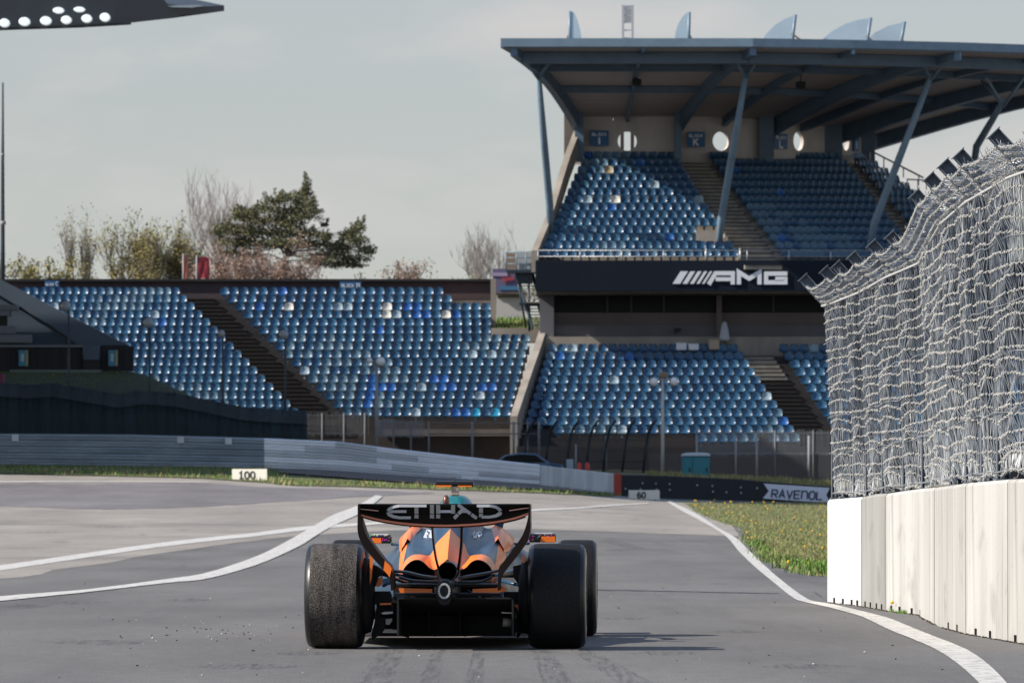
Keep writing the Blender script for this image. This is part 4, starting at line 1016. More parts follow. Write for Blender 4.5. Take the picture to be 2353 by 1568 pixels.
def hue(odd=.0, p=None):
    q = rs.random()
    if p is not None:                                   # fading comes in patches
        f = math.sin(p.x * .55 + 1.3 * math.sin(p.z * .9)) + math.sin(p.x * .21 - p.z * .7 + 2)
        if q > .3 and f > .75: return 7
        if q > .35 and f < -.8: return 1
    return 1 if q < .22 else 2 if q < .232 else 3 if q < .232 + odd else 0

# ------------------------------------------------------------------ roofed stand: lower bank
GS = thing('grandstand', 'tall two-tier grandstand with dark roof on slanting columns and blue seats', 'grandstand', P(1600, 1095, 292))
zg = 1.2
LB = Bank(12, [(1188, 1025, 281), (1846, 1025, 281), (1915, 1025, 281), (2620, 1025, 281)], [(1252, 818, 290), (1702, 818, 290), (1774, 818, 290), (2560, 818, 290)])
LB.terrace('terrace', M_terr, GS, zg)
M_step = mat('dark_stair', (.008, .006, .006), .9, noise=.3, nscale=2)
M_stepl = mat('grey_stair', (.22, .20, .17), .9, noise=.2, nscale=2)
LB.steps('stairs', 1.0, 2.0, M_step, GS, 0, 9); LB.steps('stairs', 1.0, 2.0, M_stepl, GS, 9)
row_counts = {}
n_ind = 0
for r in range(12):
    x0 = 1600 if r == 0 else 1272 if r == 1 else None
    u0 = LB.ux(r, x0) if x0 else 0.012
    def cb(k, n, p, rz, r=r):
        global n_ind
        mi = hue(.012, p)
        if r == 0 and rs.random() < .1: return
        o = bpy.data.objects.new('stadium_seat', SEAT_ME[mi]); col.objects.link(o); o.location = p; o.rotation_euler = (0, 0, rz)
        cname = {0: 'blue', 1: 'dark blue', 2: 'bleached pale', 3: 'bright blue', 7: 'faded blue'}[mi]
        tag(o, '%s bucket seat, %s from the stairs in the %s row up, lower roofed stand' % (cname, ordn(n - k), ORD[r + 1]), 'seat', 'blue bucket seats of the lower roofed stand'); n_ind += 1
    LB.seats(r, u0, .988, .505, cb)
    if r > 0 or True:
        LB.seats(r, 2.02, 2.98, .50, lambda k, n, p, rz: put_mass(p, rz, hue()))

# ------------------------------------------------------------------ roofed stand: upper bank
UB = Bank(14, [(1232, 600, 288.5), (1702, 600, 288.5), (1786, 600, 288.7), (2120, 602, 291), (2146, 603, 291.4), (2330, 606, 294)],
          [(1337, 375, 300), (1556, 375.5, 300), (1624, 376, 300.3), (1948, 377, 308.5), (1964, 378, 309.6), (1999, 379, 312)])
UB.terrace('terrace', M_conc, GS, UB.at(0, 0).z - .3)
UB.steps('stairs', 1.0, 2.0, M_stepl, GS); UB.steps('stairs', 3.0, 4.0, M_stepl, GS)
oddU = {(12, 6): 3, (13, 0): 3, (7, 5): 5, (6, 5): 3, (11, 3): 6, (2, 13): 3}
for r in range(14):
    def cbA(k, n, p, rz, r=r):
        if r in (2, 3) and k >= n - 3: return               # bare landing beside the column
        put_mass(p, rz, oddU.get((r, k), hue(0, p)))
    UB.seats(r, .02, .985, .455, cbA)
    UB.seats(r, 2.03, 2.97, .455, lambda k, n, p, rz: put_mass(p, rz, hue(.006, p)))
    UB.seats(r, 4.05, 4.97, .455, lambda k, n, p, rz: put_mass(p, rz, hue()))
mb = MB()                                                 # pale landing block at the foot of the column
for (a, b, c, d) in ((1600, 534, 1652, 553), (1606, 553, 1655, 568)):
    q = P(a, d, 290.2); w = P(b if False else c, c if False else b, 290.2); mb.box(((q.x + w.x) / 2, 290.5, (q.z + w.z) / 2), (w.x - q.x, .6, w.z - q.z))
mb.build('landing', M_conc, GS)
# back wall with round windows
M_wallb = mat('beige_render', (.52, .475, .43), .9, noise=.12, nscale=.6, stretch=(1, 1, .4))
wl = [(1318, 300.6), (1441, 300.6), (1560, 300.8), (1660, 301.6), (1762, 303.6), (1836, 305.9), (1905, 308.8), (1945, 311), (2004, 315)]
def wall_line(px): return interp(wl, px)
zt_, zb_ = P(1400, 262, 300.6).z, P(1400, 378, 300.6).z
def wall_panel(mb, x0, x1, hole=None):
    a, b = P(x0, 300, wall_line(x0)), P(x1, 300, wall_line(x1)); d = Vector((b.x - a.x, b.y - a.y, 0)); L = d.length; d.normalize(); nb = Vector((-d.y, d.x, 0))
    if nb.y < 0: nb = -nb
    pt = lambda s_, z, k=0: Vector((a.x + d.x * s_, a.y + d.y * s_, z)) + nb * (k * .22)
    if hole is None:
        for k in (0, 1): mb.quad(pt(0, zb_, k), pt(L, zb_, k), pt(L, zt_, k), pt(0, zt_, k))
        return
    hz, hr = hole; n = 28; cx_ = L / 2
    ring = [(cx_ + math.cos(2 * math.pi * i / n) * hr, hz + math.sin(2 * math.pi * i / n) * hr) for i in range(n)]
    sq = []
    for i in range(n):
        c_, s_ = math.cos(2 * math.pi * i / n), math.sin(2 * math.pi * i / n)
        k = 1e9
        if c_ > 1e-6: k = min(k, (L - cx_) / c_)
        if c_ < -1e-6: k = min(k, -cx_ / c_)
        if s_ > 1e-6: k = min(k, (zt_ - hz) / s_)
        if s_ < -1e-6: k = min(k, (zb_ - hz) / s_)
        sq.append((cx_ + c_ * k, hz + s_ * k))
    for k in (0, 1):
        mb.grid([[pt(*p, k) for p in ring], [pt(*p, k) for p in sq]], 0, False, True)
        for cx2, cz2 in ((0, zb_), (L, zb_), (L, zt_), (0, zt_)):      # corner fillers
            near = sorted(range(n), key=lambda i: (sq[i][0] - cx2) ** 2 + (sq[i][1] - cz2) ** 2)[:2]
            mb.add([pt(cx2, cz2, k), pt(*sq[near[0]], k), pt(*sq[near[1]], k)], [(0, 1, 2)])
    mb.grid([[pt(*p, 0) for p in ring], [pt(*p, 1) for p in ring]], 0, True, True)
mb = MB()
wins = [(1408, 1474), (1622, 1690), (1808, 1860), (1926, 1960)]
xs_w = [1318, 1408, 1474, 1560, 1622, 1690, 1762, 1808, 1860, 1905, 1926, 1960, 2004]
for a, b in zip(xs_w, xs_w[1:]):
    if (a, b) in wins: Yc = (wall_line(a) + wall_line(b)) / 2; wall_panel(mb, a, b, (P(0, 324.5, Yc).z, .51))
    else: wall_panel(mb, a, b)
mb.build('back_wall', M_wallb, GS)
q = P(1441, 324, 301.6)
for dx, w in ((-.27, .19), (.27, .19)): mb = MB(); mb.box((q.x + dx, q.y + .3, q.z), (w, .2, 1.6)); mb.build('window_bar', M_brown, GS)
# wall pilasters / rear posts that carry the roof girders
mb = None
for px, w in ((1330, 20), (1557, 16), (1760, 34), (1912, 44), (1990, 38)):
    Y = wall_line(px) - .5; a, b = P(px - w / 2, 372, Y), P(px + w / 2, 262, Y)
    mb = MB(); mb.box(((a.x + b.x) / 2, Y, (a.z + b.z) / 2 + .4), (b.x - a.x, .7, b.z - a.z + .8)); mb.build('rear_post', M_bluesteel, GS)
# parapet on the open end of the upper tier
mb = MB(); A = [P(1329, 290, 300.8), P(1303, 358, 298), P(1282, 425, 295), P(1260, 499, 291.8), P(1228, 575, 288.2)]
for a, b in zip(A, A[1:]):
    lo = 1.1; vs = []
    for p in (a, b):
        for dx in (-.16, .16): vs += [p + Vector((dx, 0, 0)), p + Vector((dx, 0, -lo))]
    mb.add(vs, [(0, 2, 6, 4), (0, 4, 5, 1), (2, 3, 7, 6), (0, 1, 3, 2), (4, 6, 7, 5)])
mb.build('end_parapet', M_conc, GS)
mb = MB(); a, b = P(1296, 258, 301.5), P(1330, 372, 301.5); mb.box(((a.x + b.x) / 2, 302.5, (a.z + b.z) / 2), (b.x - a.x, 2, a.z - b.z)); mb.build('end_wall', M_conc_d, GS)

# fascia band, glazed boxes, wall below
def panel(mb, x0, y0, x1, y1, Y, d=.3, mi=0, Yr=None):
    a, b = P(x0, y1, Y), P(x1, y0, Y if Yr is None else Yr); 
    vs = [Vector((a.x, a.y, a.z)), Vector((b.x, b.y, a.z)), Vector((b.x, b.y, b.z)), Vector((a.x, a.y, b.z))]
    return mb.prism(vs, (0, d, 0), mi)
mb = MB(); panel(mb, 1230, 598, 2620, 668, 288, .9); mb.build('fascia', M_navy, GS)
mb = MB(); panel(mb, 1232, 668, 2620, 673, 288.4, 5.0); mb.build('deck_slab', M_conc_d, GS)
mb = MB(); panel(mb, 1272, 668, 2620, 720, 292.2, .1); gl = mb.build('window', M_glassdark, GS)
M_mull = mat('brown_mullion', (.05, .042, .04), .6)
for x in (1272, 1395, 1450, 1525, 1652, 1776, 1900):
    mb = MB(); panel(mb, x - 2.2, 668, x + 2.2, 720, 292.0, .15); mb.build('mullion', M_mull, gl)
M_pan = mat('grey_brown_panel', (.15, .13, .125), .85, noise=.1, nscale=.4); M_pan2 = mat('slate_panel', (.12, .12, .135), .85, noise=.1, nscale=.4)
mb = MB(); panel(mb, 1272, 718, 2620, 746, 291.9, .3); mb.build('spandrel', M_pan, GS)
mb = MB(); panel(mb, 1272, 746, 2620, 775, 291.6, .3); mb.build('spandrel', M_pan2, GS)
mb = MB(); panel(mb, 1252, 773, 2620, 838, 291.0, .5); mb.build('balustrade', M_conc, GS)
mb = MB(); panel(mb, 1240, 668, 1272, 800, 291.2, 1.2); mb.build('pillar', M_pan2, GS)
mb = MB(); panel(mb, 1646, 668, 1658, 775, 291.3, .4); mb.build('pillar', M_pan, GS)
# stand end wall between the two banks
mb = MB(); top = [P(1246, 760, 291.5), P(1237, 788, 289.8), P(1209, 868, 286), P(1180, 955, 281)]
for a, b in zip(top, top[1:]):
    vs = []
    for p in (a, b):
        for dx in (-.18, .18): vs += [p + Vector((dx, 0, 0)), Vector((p.x + dx, p.y, zg - .2))]
    mb.add(vs, [(0, 2, 6, 4), (0, 4, 5, 1), (2, 3, 7, 6), (0, 1, 3, 2), (4, 6, 7, 5)])
tag(mb.build('dividing_wall', M_conc), 'sloping concrete wall that divides the two blue seat banks', 'concrete wall')
# letters AMG on the fascia
AX = lambda u, v: P(1596.4 + .1044 * u, 573 + .1044 * v, 287.97)
amg = [([(300, 768), (452, 522), (830, 522), (830, 768)], 2.0), ([(452, 652), (785, 652)], 1.6), ([(965, 768), (965, 500), (1192, 640), (1418, 500), (1418, 768)], 2.1), ([(2030, 530), (1562, 530), (1562, 722), (1985, 722), (1985, 645), (1765, 645)], 1.9)]
wd = 100 * .1044 * 288 / FPX
LT = thing('fascia_lettering', 'pale slanted bars and the letters AMG on the navy fascia band', 'lettering', AX(900, 640))
for k, (s_, _) in enumerate(amg):
    mb = MB(); mb.ribbon([AX(*p) for p in s_], wd * (.86 if k in (1,) else .93), (0, -1, 0), .05 + .002 * k)
    mb.build('letter', M_white, LT)
zq = lambda u, v: P(1129.8 + .3916 * u, 573 + .3916 * v, 287.97)
for (a, b) in ((1060, 1104), (1118, 1146), (1161, 1184), (1199, 1217), (1232, 1246)):
    mb = MB(); mb.prism([zq(a, 201), zq(b, 201), zq(b + 46, 128), zq(a + 46, 128)], (0, -.05, 0)); mb.build('slanted_bar', M_white, LT)

# roof
M_roof = mat('roof_sheet', (.17, .20, .23), .5, metal=.3)
bk = [(1303, 300.8), (1330, 300.8), (1441, 301), (1557, 301.2), (1657, 302.2), (1762, 304.2), (1835, 306.4), (1910, 309.5), (2000, 315.5)]
fr = [(1150, 283), (1180, 283), (1478, 283), (1730, 283), (1960, 284), (2200, 285.5), (2410, 287.5), (2640, 290), (2850, 293)]
zF0, zF1 = P(1200, 95, 283).z, P(1200, 113, 283).z
zBk = P(1400, 272, 301).z
def rtop(i, t, dz=0):
    b = P(bk[i][0], 0, bk[i][1]); f = P(fr[i][0], 0, fr[i][1]); v = f.lerp(b, t); return Vector((v.x, v.y, lerp(zF1 + .05, zBk, t) + .55 * math.sin(math.pi * t) + dz))
NR = 10
mb = MB(); under = [[rtop(i, k / NR) for k in range(NR + 1)] for i in range(9)]; over = [[rtop(i, k / NR, .42) for k in range(NR + 1)] for i in range(9)]
mb.grid(under, 0, False); mb.grid(over[::-1], 1, False)
mb.strip([r_[0] for r_ in under], [r_[0] for r_ in over], 1); mb.strip([r_[-1] for r_ in over], [r_[-1] for r_ in under], 1); mb.strip(over[0], under[0], 1); mb.strip(under[-1], over[-1], 1)
roof = mb.build('roof', [M_soffit, M_roof], GS)
# front edge beam and gutter line
mb = MB()
for a, b in zip(fr, fr[1:]):
    p, q = P(a[0], 0, a[1] - .1), P(b[0], 0, b[1] - .1); p.z = q.z = (zF0 + zF1) / 2 + .12
    mb.beam(p, q, .12, .42)
mb.build('roof_edge', M_bluesteel_l, roof)
def par(i, t, dz):
    i0 = min(int(i), 7); return rtop(i0, t, dz).lerp(rtop(i0 + 1, t, dz), i - i0)
for t, h, w in ((.10, .55, .3), (.36, .34, .22), (.66, .34, .22)):
    mb = MB()
    for k in range(1, 32):
        a, b = par(1 + (k - 1) * 7 / 31, t, -h / 2 - .02), par(1 + k * 7 / 31, t, -h / 2 - .02); mb.beam(a, b, w, h)
    mb.build('purlin', M_bluesteel, roof)
for i, h, w in ((1, .8, .35), (2, .3, .18), (3, .75, .32), (4, .45, .22), (5, .85, .35), (6, .45, .25), (7, .9, .35), (8, .8, .35)):
    mb = MB()
    for k in range(NR):
        a, b = rtop(i, k / NR, 0), rtop(i, (k + 1) / NR, 0)
        ha, hb = h * lerp(.5, 1.05, k / NR), h * lerp(.5, 1.05, (k + 1) / NR); wv = Vector((w / 2, 0, 0))
        vs = [a - wv, a + wv, a + wv - Vector((0, 0, ha)), a - wv - Vector((0, 0, ha)), b - wv, b + wv, b + wv - Vector((0, 0, hb)), b - wv - Vector((0, 0, hb))]
        mb.add(vs, [(0, 3, 7, 4), (1, 5, 6, 2), (3, 2, 6, 7), (0, 1, 2, 3), (5, 4, 7, 6)])
    mb.build('girder', M_bluesteel, roof)
# slanting columns with forked heads
for (bx, by, bY, tx, ty, tY, ip) in ((1266, 512, 291.5, 1236, 168, 286.5, 1), (1649, 548, 290.3, 1714, 165, 286.5, 3), (1990, 560, 291, 2140, 170, 288.5, 5), (2235, 350, 300, 2305, 232, 292, 7)):
    a, b = P(bx, by, bY), P(tx, ty, tY); mb = MB()
    mb.tube([a + Vector((0, 0, -.9)), a.lerp(b, .12), a.lerp(b, .5), b], [.16, .20, .19, .15], 12)
    cl = mb.build('column', M_bluesteel_l, GS)
    mb = MB()
    for dx, dy in ((-.9, -1.2), (.9, -1.2), (-.9, 1.6), (.9, 1.6)):
        e = b + Vector((dx * 1.1, dy, 1.15)); mb.tube([b + Vector((0, 0, -.3)), e], .07, 6)
    mb.build('column_fork', M_bluesteel_l, cl)
# sails, stays and the lattice mast on the roof
M_sail = mat('pale_translucent_sail', (.42, .52, .58), .45, noise=.05, nscale=1)
for pts, Y, spar, stay in (([(1308, 92), (1309, 27), (1318, 28), (1326, 45), (1332, 66), (1337, 92)], 291, [(1309, 92), (1309, 26)], [(1309, 70), (1298, 92)]),
                     ([(1549, 92), (1552, 72), (1558, 55), (1567, 40), (1578, 29), (1585, 29), (1582, 92)], 291, [(1581, 92), (1583, 28)], [(1580, 75), (1596, 93)]),
                     ([(1749, 94), (1762, 76), (1780, 58), (1802, 44), (1826, 35), (1828, 36), (1818, 95)], 291.5, [(1817, 95), (1827, 34)], [(1815, 76), (1860, 97)]),
                     ([(1882, 97), (1908, 74), (1940, 56), (1972, 46), (1999, 42), (1990, 99)], 292, [(1988, 99), (2000, 41)], [(1986, 82), (2025, 100)]),
                     ([(1992, 92), (2010, 75), (2040, 60), (2077, 51), (2066, 102), (1992, 102)], 293, [(2065, 102), (2078, 50)], [(2066, 90), (2105, 104)])):
    mb = MB(); mb.prism([P(x, y, Y) for x, y in pts], (0, .10, 0)); sl = mb.build('roof_sail', M_sail, roof)
    mb = MB(); a, b = P(*spar[0], Y), P(*spar[1], Y); mb.tube([a + Vector((0, .05, -.5)), b + Vector((0, .05, 0))], .09, 6); mb.build('sail_spar', M_bluesteel_l, sl)
    mb = MB(); a, b = P(*stay[0], Y), P(*stay[1], Y + 1.5); mb.tube([a, b + Vector((0, 0, -.2))], .05, 5); mb.build('sail_stay', mat('tan_stay', (.45, .30, .22), .6) if 'tan_stay' not in MATS else MATS['tan_stay'], sl)
mast = thing('lattice_mast', 'slim pale lattice mast standing on the grandstand roof between the sails', 'mast', P(1442, 95, 296))
mb = MB()
for x in (1431, 1453):
    mb.beam(P(x, 112, 296), P(x, 12, 296), .12, .12)
for y in (20, 36, 52, 70, 88): mb.beam(P(1431, y, 296), P(1453, y, 296), .06, .06)
mb.build('mast_legs', mat('pale_mast_metal', (.40, .41, .42), .5), mast)
mb = MB(); panel(mb, 1434, 13, 1450, 50, 296.2, .25); mb.build('antenna_panel', mat('grey_antenna', (.33, .35, .37), .6), mast)
for (x0, y0, x1, y1, i, t, lb) in ((1452, 182, 1473, 197, 2, .5, 'black loudspeaker under the roof above the sign lettered I'), (1828, 188, 1850, 203, 4.1, .5, 'black loudspeaker under the roof to the right of the tallest column')):
    Y = 292; a, b = P(x0, y1, Y), P(x1, y0, Y); c = (a + b) / 2
    sp = thing('loudspeaker', lb, 'loudspeaker', c, 'loudspeakers under the roof')
    mb = MB(); mb.rbox(c, (b.x - a.x, .4, b.z - a.z), .04); mb.build('cabinet', M_black, sp)
    mb = MB(); mb.tube([c, c + Vector((0, 0, .9))], .03, 5); mb.build('bracket', M_black, sp)

# block signs
GL = {'A': [[(0, 0), (.5, 1), (1, 0)], [(.2, .35), (.8, .35)]], 'B': [[(0, 0), (0, 1), (.75, 1), (.9, .87), (.9, .65), (.75, .53), (.08, .53)], [(.75, .5), (1, .38), (1, .12), (.8, 0), (.08, 0)]], 'C': [[(1, .85), (.75, 1), (.25, 1), (0, .75), (0, .25), (.25, 0), (.75, 0), (1, .15)]],
      'E': [[(1, 1), (0, 1), (0, 0), (1, 0)], [(.08, .52), (.85, .52)]], 'I': [[(.5, 0), (.5, 1)]], 'K': [[(0, 0), (0, 1)], [(.95, 1), (.1, .45)], [(.3, .58), (1, 0)]], 'L': [[(0, 1), (0, 0), (1, 0)]], 'N': [[(0, 0), (0, 1), (1, 0), (1, 1)]],
      'O': [[(.25, 0), (0, .25), (0, .75), (.25, 1), (.75, 1), (1, .75), (1, .25), (.75, 0), (.25, 0)]], 'R': [[(0, 0), (0, 1), (.8, 1), (1, .85), (1, .6), (.8, .47), (.08, .47)], [(.5, .42), (1, 0)]], 'V': [[(0, 1), (.5, 0), (1, 1)]],
      '0': [[(.25, 0), (0, .25), (0, .75), (.25, 1), (.75, 1), (1, .75), (1, .25), (.75, 0), (.25, 0)]], '1': [[(.1, .75), (.5, 1), (.5, 0)], [(.15, 0), (.85, 0)]], '6': [[(.9, .95), (.4, 1), (.05, .6), (.02, .25), (.25, 0), (.75, 0), (1, .2), (1, .4), (.75, .56), (.2, .5)]],
      'H': [[(0, 0), (0, 1)], [(1, 0), (1, 1)], [(0.05, .5), (.95, .5)]], 'J': [[(.9, 1), (.9, .2), (.65, 0), (.25, 0), (0, .2)]], 'M': [[(0, 0), (0, 1), (.5, .4), (1, 1), (1, 0)]], 'n': [[(0, 0), (0, 1), (.8, 1), (1, .8), (1, 0)]]}
def write(mb, text, o, dx, dz, cw, ch, gap, w, nrm, d=.02, mi=0, mono=True):
    """stroke lettering: o lower-left corner, dx/dz unit directions"""
    x = 0
    for k, c in enumerate(text):
        if c == ' ': x += cw + gap; continue
        for j, s_ in enumerate(GL[c]):
            mb.ribbon([o + dx * (x + px * cw) + dz * (pz * ch) for px, pz in s_], w, nrm, d + .0015 * j, mi)
        x += cw + gap
    return x
def sign(name, label, x0, y0, x1, y1, Y, lines, group=None, m=M_sign_blue, ml=M_white, Yr=None):
    a, b, c = P(x0, y1, Y), P(x1, y1, Y if Yr is None else Yr), P(x0, y0, Y); dx = b - a; dx.z = 0; L = dx.length; dx.normalize(); H = c.z - a.z; nrm = Vector((dx.y, -dx.x, 0))
    s_ = thing(name, label, 'sign', a, group)
    mb = MB(); mb.prism([a, a + dx * L, a + dx * L + Vector((0, 0, H)), a + Vector((0, 0, H))], -nrm * .06); mb.build('board', m, s_)
    mb = MB()
    for (txt, cx, cz, cw, ch, gap, w) in lines:
        tw = len(txt) * cw * L + (len(txt) - 1) * gap * L
        write(mb, txt, a + dx * (cx * L - tw / 2) + Vector((0, 0, cz * H)) + nrm * .005, dx, Vector((0, 0, 1)), cw * L, ch * H, gap * L, w * L, nrm)
    mb.build('lettering', ml, s_); return s_
blk = ('BLOCK', .5, .66, .10, .17, .06, .035)
g_ = 'blue block signs on the stand back walls'
sign('block_sign', 'blue sign reading BLOCK I beside the barred round window', 1355, 300, 1398, 335, 300.3, [blk, ('I', .5, .1, .25, .45, .0, .10)], g_)
sign('block_sign', 'blue sign reading BLOCK K beside the white round window', 1578, 303, 1619, 338, 300.5, [blk, ('K', .5, .1, .25, .45, .0, .08)], g_)
sign('block_sign', 'blue sign reading BLOCK L beside the third round window', 1779, 306, 1809, 341, wall_line(1779) - .35, [blk, ('L', .5, .1, .25, .45, .0, .09)], g_, Yr=wall_line(1809) - .35)
sign('block_sign', 'narrow blue block sign at the far end of the upper back wall', 1962, 313, 1973, 347, wall_line(1962) - .4, [('I', .5, .2, .3, .5, .0, .2)], g_, Yr=wall_line(1973) - .4)

# things along the balustrade of the lower tier
def crate(name, label, cat, x0, y0, x1, y1, Y, m, d=.5, group=None, lid=True):
    a, b = P(x0, y1, Y), P(x1, y0, Y); c = (a + b) / 2; t = thing(name, label, cat, c, group)
    mb = MB(); mb.rbox(c, (b.x - a.x, d, b.z - a.z), .03); mb.build('body', m, t)
    if lid: mb = MB(); mb.rbox((c.x, c.y, b.z + .02), (b.x - a.x + .03, d + .03, .05), .015); mb.build('lid', m, t)
    return t
crate('plastic_crate', 'white plastic crate on the concrete ledge, nearer the dark camera', 'crate', 1553, 789, 1577, 804, 290.2, M_white, .4, 'white crates on the ledge')
crate('plastic_crate', 'white plastic crate on the ledge between the other white crate and the beige box', 'crate', 1581, 791, 1605, 804, 290.2, M_white, .4, 'white crates on the ledge')
crate('cardboard_box', 'beige box on the ledge beside the folded white parasol', 'box', 1628, 781, 1652, 803, 290.3, mat('beige_card', (.42, .33, .25), .8), .4)
um = thing('parasol', 'folded white parasol standing behind the lower rows of seats', 'parasol', P(1663, 806, 290.4))
mb = MB(); a = P(1664, 738, 290.4); b = P(1664, 782, 290.4); rows = []
for t, r_ in ((0, .04), (.12, .12), (.5, .19), (.9, .25), (1, .2)):
    p = a.lerp(b, t); rows.append([p + Vector((math.cos(2 * math.pi * k / 12) * r_ * (1 + .2 * (k % 2)), math.sin(2 * math.pi * k / 12) * r_, 0)) for k in range(12)])
mb.grid(rows, 0, False, True); mb.build('canopy', mat('white_canvas', (.42, .44, .47), .8), um)
mb = MB(); mb.tube([P(1664, 775, 290.4), P(1664, 815, 290.4)], .03, 6); mb.tube([P(1664, 790, 290.4), P(1655, 815, 290.4)], .02, 5); mb.tube([P(1664, 790, 290.4), P(1684, 812, 290.4)], .02, 5); mb.build('pole', M_black, um)
fl_ = thing('floodlight', 'small dark floodlight mounted on the grey panel above the crates', 'floodlight', P(1556, 757, 291.3))
mb = MB(); mb.rbox(P(1556, 757, 291.2), (.36, .25, .16), .03); mb.build('housing', M_black, fl_); mb = MB(); mb.tube([P(1556, 757, 291.2), P(1551, 766, 291.5)], .02, 5); mb.build('bracket', M_black, fl_)

# ------------------------------------------------------------------ open stand
OS = thing('open_grandstand', 'uncovered grandstand of blue seats with a brown back wall and dark stairs', 'grandstand', P(640, 1060, 290))
OB = Bank(16, [(250, 966, 285), (690, 966, 285), (776, 966, 285), (1172, 966, 285)], [(40, 687, 299), (416, 687, 299), (488, 687, 299), (1246, 687, 299)])
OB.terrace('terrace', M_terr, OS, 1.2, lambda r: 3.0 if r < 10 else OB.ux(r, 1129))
OB.steps('stairs', 1.0, 2.0, M_step, OS, 0, 16, 2)
mb = MB()                                                  # pale step noses beside the dark stairs
for r in range(2, 15):
    p = OB.at(r, 1.03); mb.box(p + Vector((.05, -.15, .12)), (.20, .25, .2))
mb.build('stair_kerb', mat('tan_kerb', (.30, .19, .13), .8), OS)
oddO = {}
for r, x, mi in ((15, 625 + 25, 3), (13, 780, 5), (13, 792, 5), (13, 930, 2), (13, 945, 2), (13, 1015, 3), (13, 1038, 3), (13, 1068, 5), (12, 1070, 5), (12, 1095, 5), (12, 1140, 3), (12, 1160, 3), (12, 1178, 2), (12, 1232, 3), (11, 378, 3),
                  (4, 1010, 3), (4, 1030, 3), (4, 1165, 3), (4, 1190, 3), (3, 860, 3), (3, 878, 3), (3, 1035, 3), (3, 1052, 3), (3, 1082, 3), (3, 1165, 2), (3, 1242, 3), (3, 1262, 3), (2, 838, 3), (1, 850, 3), (0, 1062, 3), (0, 1080, 4), (0, 1106, 4), (0, 1128, 3), (0, 1150, 4)): oddO.setdefault(r, []).append((x - (100 if r in (12, 13) and x > 1000 else 0), mi))
oddO[13] = [(655, 5), (780, 2), (797, 2), (890, 5), (935, 3), (958, 3)]; oddO[12] = [(878, 5), (900, 2), (962, 3), (985, 3), (1018, 5), (1040, 2), (1054, 3)]; oddO[3] = [(848, 3), (875, 3), (905, 3), (960, 2), (1022, 3), (1042, 3), (1098, 3), (1118, 3)]; oddO[4] = [(862, 3), (988, 3), (1010, 3)]; oddO[0] = [(1055, 3), (1068, 3), (1098, 4), (1146, 4)]
def right_end(r):
    k = 15 - r
    return 1018 if k == 0 else 1038 if k == 1 else 1127 if k < 6 else 1228 - (k - 6) * 6.0
for r in range(16):
    def cb(k, n, p, rz, r=r):
        x = CX + p.x * FPX / p.y; mi = hue(.008, p)
        for ox, om in oddO.get(r, []):
            if abs(ox - x) < 12: mi = om
        put_mass(p, rz, mi)
    u1 = OB.ux(r, right_end(r))
    OB.seats(r, .02, .985, .435, cb); OB.seats(r, 2.02, u1, .497, cb)
# back wall and cap
mb = MB(); panel(mb, -60, 644, 1132, 694, 300.0, .4); mb.build('back_wall', M_brown, OS)
mb = MB(); panel(mb, -60, 640.5, 1134, 646, 299.8, .9); mb.build('coping', M_black, OS)
mb = MB(); panel(mb, 1036, 690, 1132, 706, 298.6, .4); panel(mb, 1036, 700, 1132, 704, 298.4, .3); mb.build('ledge', M_conc_d, OS)
mb = MB(); a, b = P(1127, 640, 296.5), P(1139, 756, 296.5); mb.box(((a.x + b.x) / 2, 297.5, (a.z + b.z) / 2), (b.x - a.x, 2.2, a.z - b.z)); mb.build('end_post', M_conc, OS)
mb = MB(); panel(mb, 1128, 753, 1246, 786, 294.2, 1.6); mb.build('landing', M_conc, OS)
mb = MB(); panel(mb, 600, 966, 1176, 1075, 284.4, .3); mb.build('front_wall', mat('dark_mottled_wall', (.012, .011, .012), .9, c2=(.035, .027, .022), nscale=.5, lo=.45, hi=.75), OS)  # near-black base with brown mottling
mb = MB(); panel(mb, 880, 985, 1172, 1001, 284.0, .35); mb.build('front_beam', mat('brown_grey_beam', (.10, .085, .075), .9, noise=.2, nscale=1), OS)
sign('block_sign', 'blue block sign on the brown wall above the dark stairs', 780, 647, 830, 664, 299.6, [('BLOCK', .38, .28, .09, .4, .03, .025), ('B', .86, .25, .14, .5, 0, .03)], g_)
sign('block_sign', 'small blue block sign on the brown wall above the grey ramp', 103, 645, 136, 660, 299.6, [('BLOCK', .36, .3, .09, .3, .03, .03), ('C', .85, .3, .14, .5, 0, .04)], g_)
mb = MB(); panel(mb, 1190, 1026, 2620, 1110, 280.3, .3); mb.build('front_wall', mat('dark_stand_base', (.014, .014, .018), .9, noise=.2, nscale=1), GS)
print('individual seats', n_ind)
o = mass.build('stadium_seats', SEAT_MATS); stuff(o, 'blue bucket seats filling the open stand and the upper tier', 'seats')
# ------------------------------------------------------------------ gap between the stands
mb = MB()
G_ = []
for k, (y, Y) in enumerate(((760, 296), (745, 300), (737, 306), (735, 312))): G_.append([P(x, y, Y) for x in (1120, 1150, 1180, 1210, 1245)])
mb.grid(G_, 0, True); structure(mb.build('grass_bank', MATS['verge_soil']))
r6 = random.Random(8); g = MB()
for _ in range(500):
    x = r6.uniform(1138, 1240); k = r6.random(); Y = lerp(296, 308, k); y = lerp(759, 738, k); blades(g, P(x, y, Y), r6.uniform(.2, .4), 3, r6, r6.choice((0, 1, 3, 3)), .2)
stuff(g.build('grass', GR), 'yellow green grass growing in the gap between the stands', 'grass')
hut = thing('kiosk', 'small grey flat-roofed kiosk in the gap between the stands', 'kiosk', P(1175, 740, 314))
mb = MB(); panel(mb, 1140, 672, 1208, 740, 313, 4); mb.build('wall', mat('grey_kiosk_wall', (.52, .51, .48), .8), hut)
mb = MB(); panel(mb, 1136, 668, 1210, 674, 312.7, 4.4); panel(mb, 1141, 680, 1207, 682.5, 312.9, .2); mb.build('roof', M_conc_d, hut)
